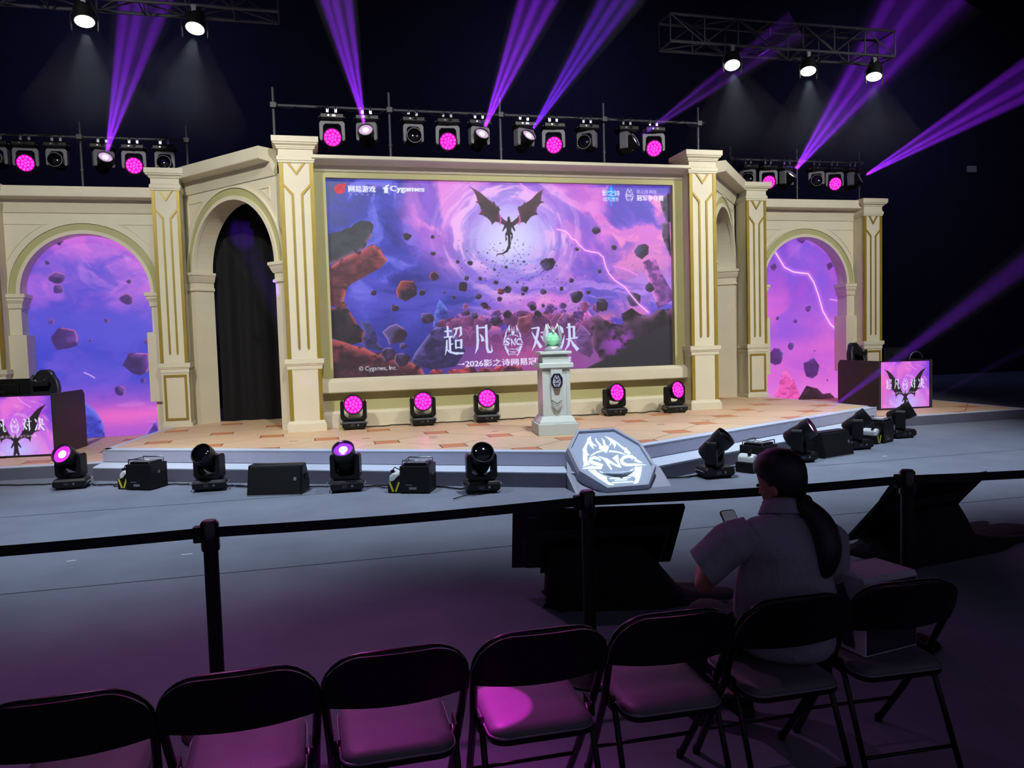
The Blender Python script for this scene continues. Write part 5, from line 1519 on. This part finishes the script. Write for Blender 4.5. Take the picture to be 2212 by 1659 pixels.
floor_tv('black floor monitor seen from behind the right barrier post', 'black cloth over the stand behind the right barrier post', (1.10, 5.06, .40), .215, ((.56, .12, .40, .05, 0), (.44, .16, .50, .12, .01), (.26, .20, .58, .20, .015), (.10, .26, .66, .24, .02), (.05, .34, .95, .28, .02), (.008, .42, 1.55, .36, .03)))
# paper scraps on the carpet
for i, (x, y, l_, a, lab) in enumerate(((-5.53, 7.30, .07, 10, 'left one of two white tape scraps on the carpet'), (-4.58, 7.17, .09, 5, 'right one of two white tape scraps on the carpet'), (4.25, 9.2, .10, 20, 'white scrap on the carpet before the far unlit light'))):
    tag(MB().box((-l_ / 2, -.012, 0), (l_ / 2, .012, .002), T(x, y, .001) @ RZ(a)).build('tape_scrap', 'white_plastic'), lab, 'tape scrap', 'scraps on the carpet')

# ------------------------------------------------------------------ folding chairs
mat('chair_metal', (5, 5, 8), .3, .0, spec=.35)
mat('vinyl', (92, 90, 96), .55, noise=.06, nscale=10, bump=.08, bscale=70)
def chair_proto(label, loc, rz):
    t = thing('folding_chair', label, 'chair', loc, rz, 'front row of black folding chairs')
    # local: y forwards, origin on the floor under the seat centre
    def side(z):
        return .27 - .29 * z / .45 if z < .45 else -.02 - (z - .45) * .50
    pth = [(-.205, side(0) , .012), (-.215, side(.22), .22), (-.222, side(.45), .45), (-.232, side(.62), .62)]
    for a in range(0, 91, 15):
        pth.append((-.232 + .12 * (1 - math.cos(R(a))), side(.66) - .05 * math.sin(R(a)), .675 + .12 * math.sin(R(a))))
    pth += [(-.06, side(.66) - .062, .80)]
    full = pth + [(-x, y, z) for x, y, z in reversed(pth)]
    MB().tube(full, .0145, 10).build('back_frame', 'chair_metal', t, smooth=True)
    # pressed steel back
    rows = []
    for k in range(25):
        u_ = k / 24
        x = (-1 + 2 * u_) * .2435
        ax = abs(x)
        zt = .809 if ax < .112 else .677 + .132 * math.sqrt(max(0, 1 - ((ax - .112) / .132) ** 2))
        cx = ax / .2435
        zb = .605 + .014 * cx ** 2
        bow = -.030 * (1 - cx ** 2)
        yt = side(.66) - .055 * min(1, (zt - .66) / .12) + bow
        rows.append([(x, side(.62) + bow - .017, zb), (x, side(.62) + bow - .009, zb), (x, yt - .009, zt), (x, yt - .017, zt)])
    MB().loft(rows).build('back_panel', 'chair_metal', t, smooth=40)
    # seat
    tp = rpoly(.385, .40, .06, 5)
    q = lambda s_, z: [(x * s_ * (1 + .06 * y), y * s_ + .022, z) for x, y in tp]
    MB().loft([q(.985, .415), q(1.0, .42), q(1.0, .432), q(.96, .436)]).build('seat_pan', 'chair_metal', t, smooth=35)
    se = MB().loft([q(.975, .432), q(.985, .445), q(.955, .462), q(.80, .472), q(.4, .476)]).build('seat_cushion', 'vinyl', t, smooth=60)
    ep = [(x * .99 * (1 + .06 * y), y * .99 + .022, .440) for x, y in tp]
    MB().tube(ep, .005, 6, None, True).build('seat_piping', mat('piping', (120, 112, 124), .25, coat=.4), se, smooth=True)
    for s in (-1, 1):
        MB().tube([(s * .198, -.03, .455), (s * .2, -.075, .40), (s * .205, -.245, .012)], .0115, 8).build('rear_leg', 'chair_metal', t, smooth=True)
        MB().lathe([(.016, 0), (.016, .03), (.012, .035)], 10, T(s * .205, side(0), 0)).build('foot', 'rubber', t)
        MB().lathe([(.016, 0), (.016, .03), (.012, .035)], 10, T(s * .205, -.247, 0)).build('foot', 'rubber', t)
        MB().box((s * .21 - .008, -.07, .42), (s * .21 + .008, .02, .475)).build('hinge', 'chair_metal', t, bevel=.004)
        MB().lathe([(.01, 0), (.01, .01)], 8, T(s * .222, -.02, .45) @ RY(90 * s)).build('rivet', 'steel', t)
    MB().tube([(-.20, -.19, .125), (.20, -.19, .125)], .008, 8).build('rear_crossbar', 'chair_metal', t, smooth=True)
    MB().tube([(-.205, side(.16), .16), (.205, side(.16), .16)], .008, 8).build('front_crossbar', 'chair_metal', t, smooth=True)
    return t
CH = [(-4.70, 2.60, 3, 'black folding chair cut off at the bottom left corner'),
      (-4.178, 2.62, 2, 'leftmost of the empty folding chairs in full view'),
      (-3.690, 2.64, 1, 'black folding chair below the left barrier post'),
      (-3.200, 2.66, 0, 'third empty folding chair with a broad purple light on its seat'),
      (-2.700, 2.67, -1, 'folding chair with a bright magenta light spot on its seat'),
      (-2.196, 2.68, -2, 'empty folding chair directly left of the seated woman'),
      (-1.700, 2.68, -1, 'folding chair on which the woman sits'),
      (-1.200, 2.70, -3, 'folding chair carrying the paper bag at the right end')]
c0 = chair_proto(CH[0][3], (CH[0][0], CH[0][1], 0), CH[0][2])
for x, y, a, lab in CH[1:]:
    dup(c0, (x, y, 0), a, lab, 'front row of black folding chairs')

# ------------------------------------------------------------------ paper bag on the last chair
mat('paper', (196, 188, 200), .6, noise=.04, nscale=8)
mat('print_dark', (60, 52, 72), .6, noise=.35, nscale=14)
t = thing('paper_bag', 'white paper bag with dark print standing on the right end chair', 'bag', (-1.20, 2.745, .478), 9)
MB().loft([rect(.29, .22, 0), rect(.29, .22, .10), rect(.292, .222, .30), rect(.292, .20, .318)], None, True, True).build('bag_body', 'paper', t, bevel=.004)
MB().box((-.138, -.1125, .008), (.138, -.111, .295)).build('printed_panel', mat('print_navy', (30, 28, 44), .6, noise=.3, nscale=10), t)
MB().prism([(-.10, .16), (-.03, .13), (.0, .02), (.06, .02), (.04, .14), (.09, .19), (.03, .22), (.0, .28), (-.05, .25)], .0005, .002, T(-.1455, 0, 0) @ RZ(-90) @ XZ).build('printed_figure', 'print_dark', t)

# ------------------------------------------------------------------ seated woman seen from behind
mat('skin', (176, 124, 100), .5)
mat('shirt', (144, 141, 152), .85, noise=.05, nscale=14, bump=1.0, bscale=7, stretch=(1, 1, .6))
mat('trousers', (26, 26, 34), .8)
mat('hair', (17, 13, 16), .38, noise=.2, nscale=60, stretch=(6, 6, 1), bump=.3, bscale=70)
def skin_mesh(name, nodes, edges, m, parent, sub=2, root=0):
    """nodes: (x, y, z, radius x, radius y)"""
    bm = bmesh.new()
    L = bm.verts.layers.skin.verify()
    V = []
    for i, nd in enumerate(nodes):
        v = bm.verts.new(nd[:3])
        v[L].radius = (nd[3], nd[4] if len(nd) > 4 else nd[3])
        v[L].use_root = i == root
        V.append(v)
    for a, b in edges:
        bm.edges.new((V[a], V[b]))
    me = bpy.data.meshes.new(name)
    bm.to_mesh(me)
    bm.free()
    me.materials.append(MATS[m])
    o = bpy.data.objects.new(name, me)
    COL.objects.link(o)
    o.parent = parent
    d = o.modifiers.new('k', 'SKIN')
    d.use_smooth_shade = True
    d.branch_smoothing = .6
    e = o.modifiers.new('s', 'SUBSURF')
    e.levels = e.render_levels = sub
    return o
t = thing('person', 'woman in a grey short-sleeved shirt with a ponytail, seated looking at a phone', 'person')
# body: pelvis, spine, neck, head core, arms, legs
N = [(-1.63, 2.75, .56, .125, .105), (-1.63, 2.74, .70, .120, .09), (-1.625, 2.73, .85, .135, .085), (-1.615, 2.735, .97, .14, .075), (-1.605, 2.75, 1.05, .06, .055), (-1.60, 2.765, 1.10, .048, .05), (-1.59, 2.80, 1.17, .07, .08),
     (-1.80, 2.75, .985, .055), (-1.885, 2.80, .87, .046), (-1.915, 2.85, .755, .040), (-1.83, 3.0, .80, .034), (-1.715, 3.085, .87, .026),
     (-1.42, 2.75, .955, .055), (-1.365, 2.79, .84, .046), (-1.345, 2.84, .72, .040), (-1.43, 2.99, .78, .034), (-1.545, 3.08, .86, .026),
     (-1.72, 2.86, .53, .085), (-1.745, 3.18, .525, .068), (-1.745, 3.24, .46, .058), (-1.745, 3.20, .10, .042), (-1.745, 3.30, .05, .036),
     (-1.54, 2.86, .53, .085), (-1.53, 3.18, .525, .068), (-1.53, 3.24, .46, .058), (-1.53, 3.20, .10, .042), (-1.53, 3.30, .05, .036)]
Ed = [(0, 1), (1, 2), (2, 3), (3, 4), (4, 5), (5, 6), (3, 7), (7, 8), (8, 9), (9, 10), (10, 11), (3, 12), (12, 13), (13, 14), (14, 15), (15, 16), (0, 17), (17, 18), (18, 19), (19, 20), (20, 21), (0, 22), (22, 23), (23, 24), (24, 25), (25, 26)]
skin_mesh('body', N, Ed, 'skin', t)
# head shaped: skull with jaw, nose, ears; turned to her left and bent down
HM = T(-1.585, 2.80, 1.185) @ RZ(28) @ RX(-14)
hd = MB()
rings = []
for k, (z, rx, fy, by) in enumerate(((-.125, .022, .066, -.02), (-.115, .040, .080, .0), (-.09, .056, .088, .03), (-.05, .066, .090, .07), (0, .073, .088, .088), (.04, .075, .090, .096), (.08, .070, .080, .090), (.11, .050, .055, .06), (.122, .015, .02, .02))):
    rings.append([(rx * math.cos(2 * PI * j / 20), (fy if math.sin(2 * PI * j / 20) > 0 else by) * math.sin(2 * PI * j / 20), z) for j in range(20)])
hd.loft(rings, HM)
hd.build('head', 'skin', t, smooth=True)
MB().hull([(-.012, .086, -.045), (.012, .086, -.045), (0, .112, -.040), (0, .088, .005), (-.006, .084, -.005), (.006, .084, -.005)], HM).build('nose', 'skin', t, smooth=True)
MB().prism([(-.02, 0), (.0, .005), (.02, 0), (.0, -.007)], .0, .004, HM @ T(0, .091, -.078) @ RX(-90)).build('mouth', mat('lip', (150, 84, 80), .5), t)
for s in (-1, 1):
    MB().ball((s * .030, .084, -.005), (.014, .008, .008), 10, 6, HM).build('eye', mat('eye', (30, 24, 24), .2), t, smooth=True)
    MB().ball((s * .077, -.008, -.025), (.010, .020, .032), 10, 8, HM).build('ear', 'skin', t, smooth=True)
# hair cap and ponytail
hr = MB()
rings = []
for z, rx, fy, by, cy in ((-.085, .060, -.02, .085, 0), (-.06, .074, -.015, .098, 0), (-.03, .083, .0, .110, 0), (.0, .089, .025, .117, 0), (.03, .092, .070, .120, 0), (.06, .091, .095, .116, 0), (.09, .082, .092, .100, 0), (.12, .058, .065, .070, 0), (.137, .018, .02, .02, 0)):
    rings.append([(rx * math.cos(2 * PI * j / 24), (fy if math.sin(2 * PI * j / 24) > 0 else by) * math.sin(2 * PI * j / 24), z) for j in range(24)])
hr.loft(rings, HM)
hair = hr.build('hair', 'hair', t, smooth=True)
skin_mesh('ponytail', [(-1.575, 2.72, 1.115, .05, .045), (-1.545, 2.675, 1.095, .040, .038), (-1.515, 2.64, 1.055, .062, .05), (-1.505, 2.60, .99, .070, .055), (-1.512, 2.582, .93, .064, .048), (-1.525, 2.576, .875, .044, .034), (-1.54, 2.575, .835, .016, .014)], [(i, i + 1) for i in range(6)], 'hair', t)
MB().tube([(-1.547 + .042 * math.cos(a) * .8, 2.678 + .042 * math.cos(a) * .4, 1.096 + .042 * math.sin(a)) for a in [i * 2 * PI / 16 for i in range(16)]], .009, 6, None, True).build('hair_tie', 'rubber', t, smooth=True)
# shirt
S_ = [(-1.635, 2.70, .455, .20, .11), (-1.625, 2.715, .60, .225, .14), (-1.62, 2.715, .76, .222, .135), (-1.62, 2.71, .88, .215, .13), (-1.612, 2.725, .99, .175, .105), (-1.605, 2.75, 1.06, .085, .075),
      (-1.775, 2.745, 1.0, .085, .085), (-1.435, 2.745, .975, .085, .082)]
skin_mesh('shirt', S_, [(0, 1), (1, 2), (2, 3), (3, 4), (4, 5), (4, 6), (4, 7)], 'shirt', t)
for P0, P1, P2, r1 in (((-1.74, 2.74, 1.0), (-1.84, 2.77, .955), (-1.935, 2.815, .852), .084), ((-1.46, 2.74, .975), (-1.39, 2.77, .92), (-1.345, 2.81, .80), .082)):
    ax_ = (Vector(P2) - Vector(P0)).normalized()
    u1 = ax_.cross(Vector((0, 1, 0))).normalized()
    u2 = ax_.cross(u1)
    g_ = random.Random(4)
    rings = []
    for c_, r_ in ((P0, .075), (tuple(Vector(P0).lerp(Vector(P1), .6)), .088), (P1, .088), (tuple(Vector(P1).lerp(Vector(P2), .5)), .085), (P2, r1), (tuple(Vector(P2) - ax_ * .01), r1 - .008)):
        rings.append([tuple(Vector(c_) + (u1 * math.cos(2 * PI * j / 20) + u2 * math.sin(2 * PI * j / 20)) * r_ * (1 + .04 * math.sin(6 * PI * j / 20))) for j in range(20)])
    MB().loft(rings).build('sleeve', 'shirt', t, smooth=60)
col = []
for k, (z, r_) in enumerate(((1.035, .085), (1.075, .072), (1.112, .074), (1.085, .088), (1.055, .098))):
    col.append([(-1.605 + r_ * math.cos(2 * PI * j / 20), 2.755 + r_ * .92 * math.sin(2 * PI * j / 20), z - .025 * math.sin(2 * PI * j / 20) - .012 * math.cos(2 * PI * j / 20)) for j in range(20)])
MB().loft(col, None, True, False).build('collar', 'shirt', t, smooth=True)
skin_mesh('trousers', [(-1.63, 2.76, .55, .16, .12), (-1.72, 2.88, .53, .098), (-1.745, 3.18, .525, .082), (-1.745, 3.245, .46, .072), (-1.745, 3.205, .12, .06), (-1.54, 2.88, .53, .098), (-1.53, 3.18, .525, .082), (-1.53, 3.245, .46, .072), (-1.53, 3.205, .12, .06)],
          [(0, 1), (1, 2), (2, 3), (3, 4), (0, 5), (5, 6), (6, 7), (7, 8)], 'trousers', t)
for x in (-1.745, -1.53):
    MB().loft([[(x + dx, 3.15 + dy, 0) for dx, dy in ((-.04, 0), (.04, 0), (.048, .12), (.04, .2), (0, .225), (-.04, .2), (-.048, .12))], [(x + dx * .9, 3.16 + dy * .85, .055) for dx, dy in ((-.04, 0), (.04, 0), (.048, .12), (.04, .18), (0, .20), (-.04, .18), (-.048, .12))], [(x + dx * .8, 3.16 + dy * .4, .09) for dx, dy in ((-.04, 0), (.04, 0), (.048, .12), (.04, .2), (0, .225), (-.04, .2), (-.048, .12))]]).build('shoe', 'black', t, bevel=.01)
# phone and the hands that hold it
PM = T(-1.628, 3.10, .93) @ RZ(8) @ RX(-38)
ph = thing('phone', 'dark phone in the hands of the seated woman', 'phone')
ph.matrix_world = PM
MB().prism(rpoly(.078, .158, .012), -.004, .004, XZ).build('phone_body', 'black_gloss', ph)
MB().prism(rpoly(.071, .150, .009), .0042, .0048, XZ).build('phone_screen', mat('phone_screen', (20, 22, 26), .1, emit=(88, 92, 104), estr=.6), ph)
def hand(side):
    s = -1 if side == 'l' else 1
    w_ = Vector((-1.715, 3.085, .87)) if s < 0 else Vector((-1.545, 3.08, .86))
    c = PM @ Vector((s * .046, .018, -.045))
    up_ = (PM.to_3x3() @ Vector((0, 0, 1))).normalized()
    rt = (PM.to_3x3() @ Vector((1, 0, 0))).normalized()
    bk = (PM.to_3x3() @ Vector((0, 1, 0))).normalized()
    P = [tuple(w_) + (.024, .020), tuple(w_.lerp(c, .6)) + (.030, .016), tuple(c) + (.034, .014)]
    E_ = [(0, 1), (1, 2)]
    for k in range(4):
        b0 = c + up_ * (.034 - .021 * k) + bk * .006
        ln = (.9, 1, .95, .75)[k]
        j = len(P)
        b1 = b0 + bk * .012 - rt * s * .022 * ln
        b2 = b1 - rt * s * .024 * ln - bk * .002
        P += [tuple(b0) + (.0095,), tuple(b1) + (.009,), tuple(b2) + (.0078,)]
        E_ += [(2, j), (j, j + 1), (j + 1, j + 2)]
    j = len(P)
    t0 = c + up_ * .02 - bk * .018
    t1 = t0 + up_ * .03 - rt * s * .012 - bk * .006
    t2 = t1 + up_ * .022 - rt * s * .014 + bk * .002
    P += [tuple(t0) + (.012,), tuple(t1) + (.0105,), tuple(t2) + (.009,)]
    E_ += [(1, j), (j, j + 1), (j + 1, j + 2)]
    P = [p if len(p) == 5 else p + (p[3],) for p in P]
    skin_mesh('hand', P, E_, 'skin', t, 1)
hand('l')
hand('r')
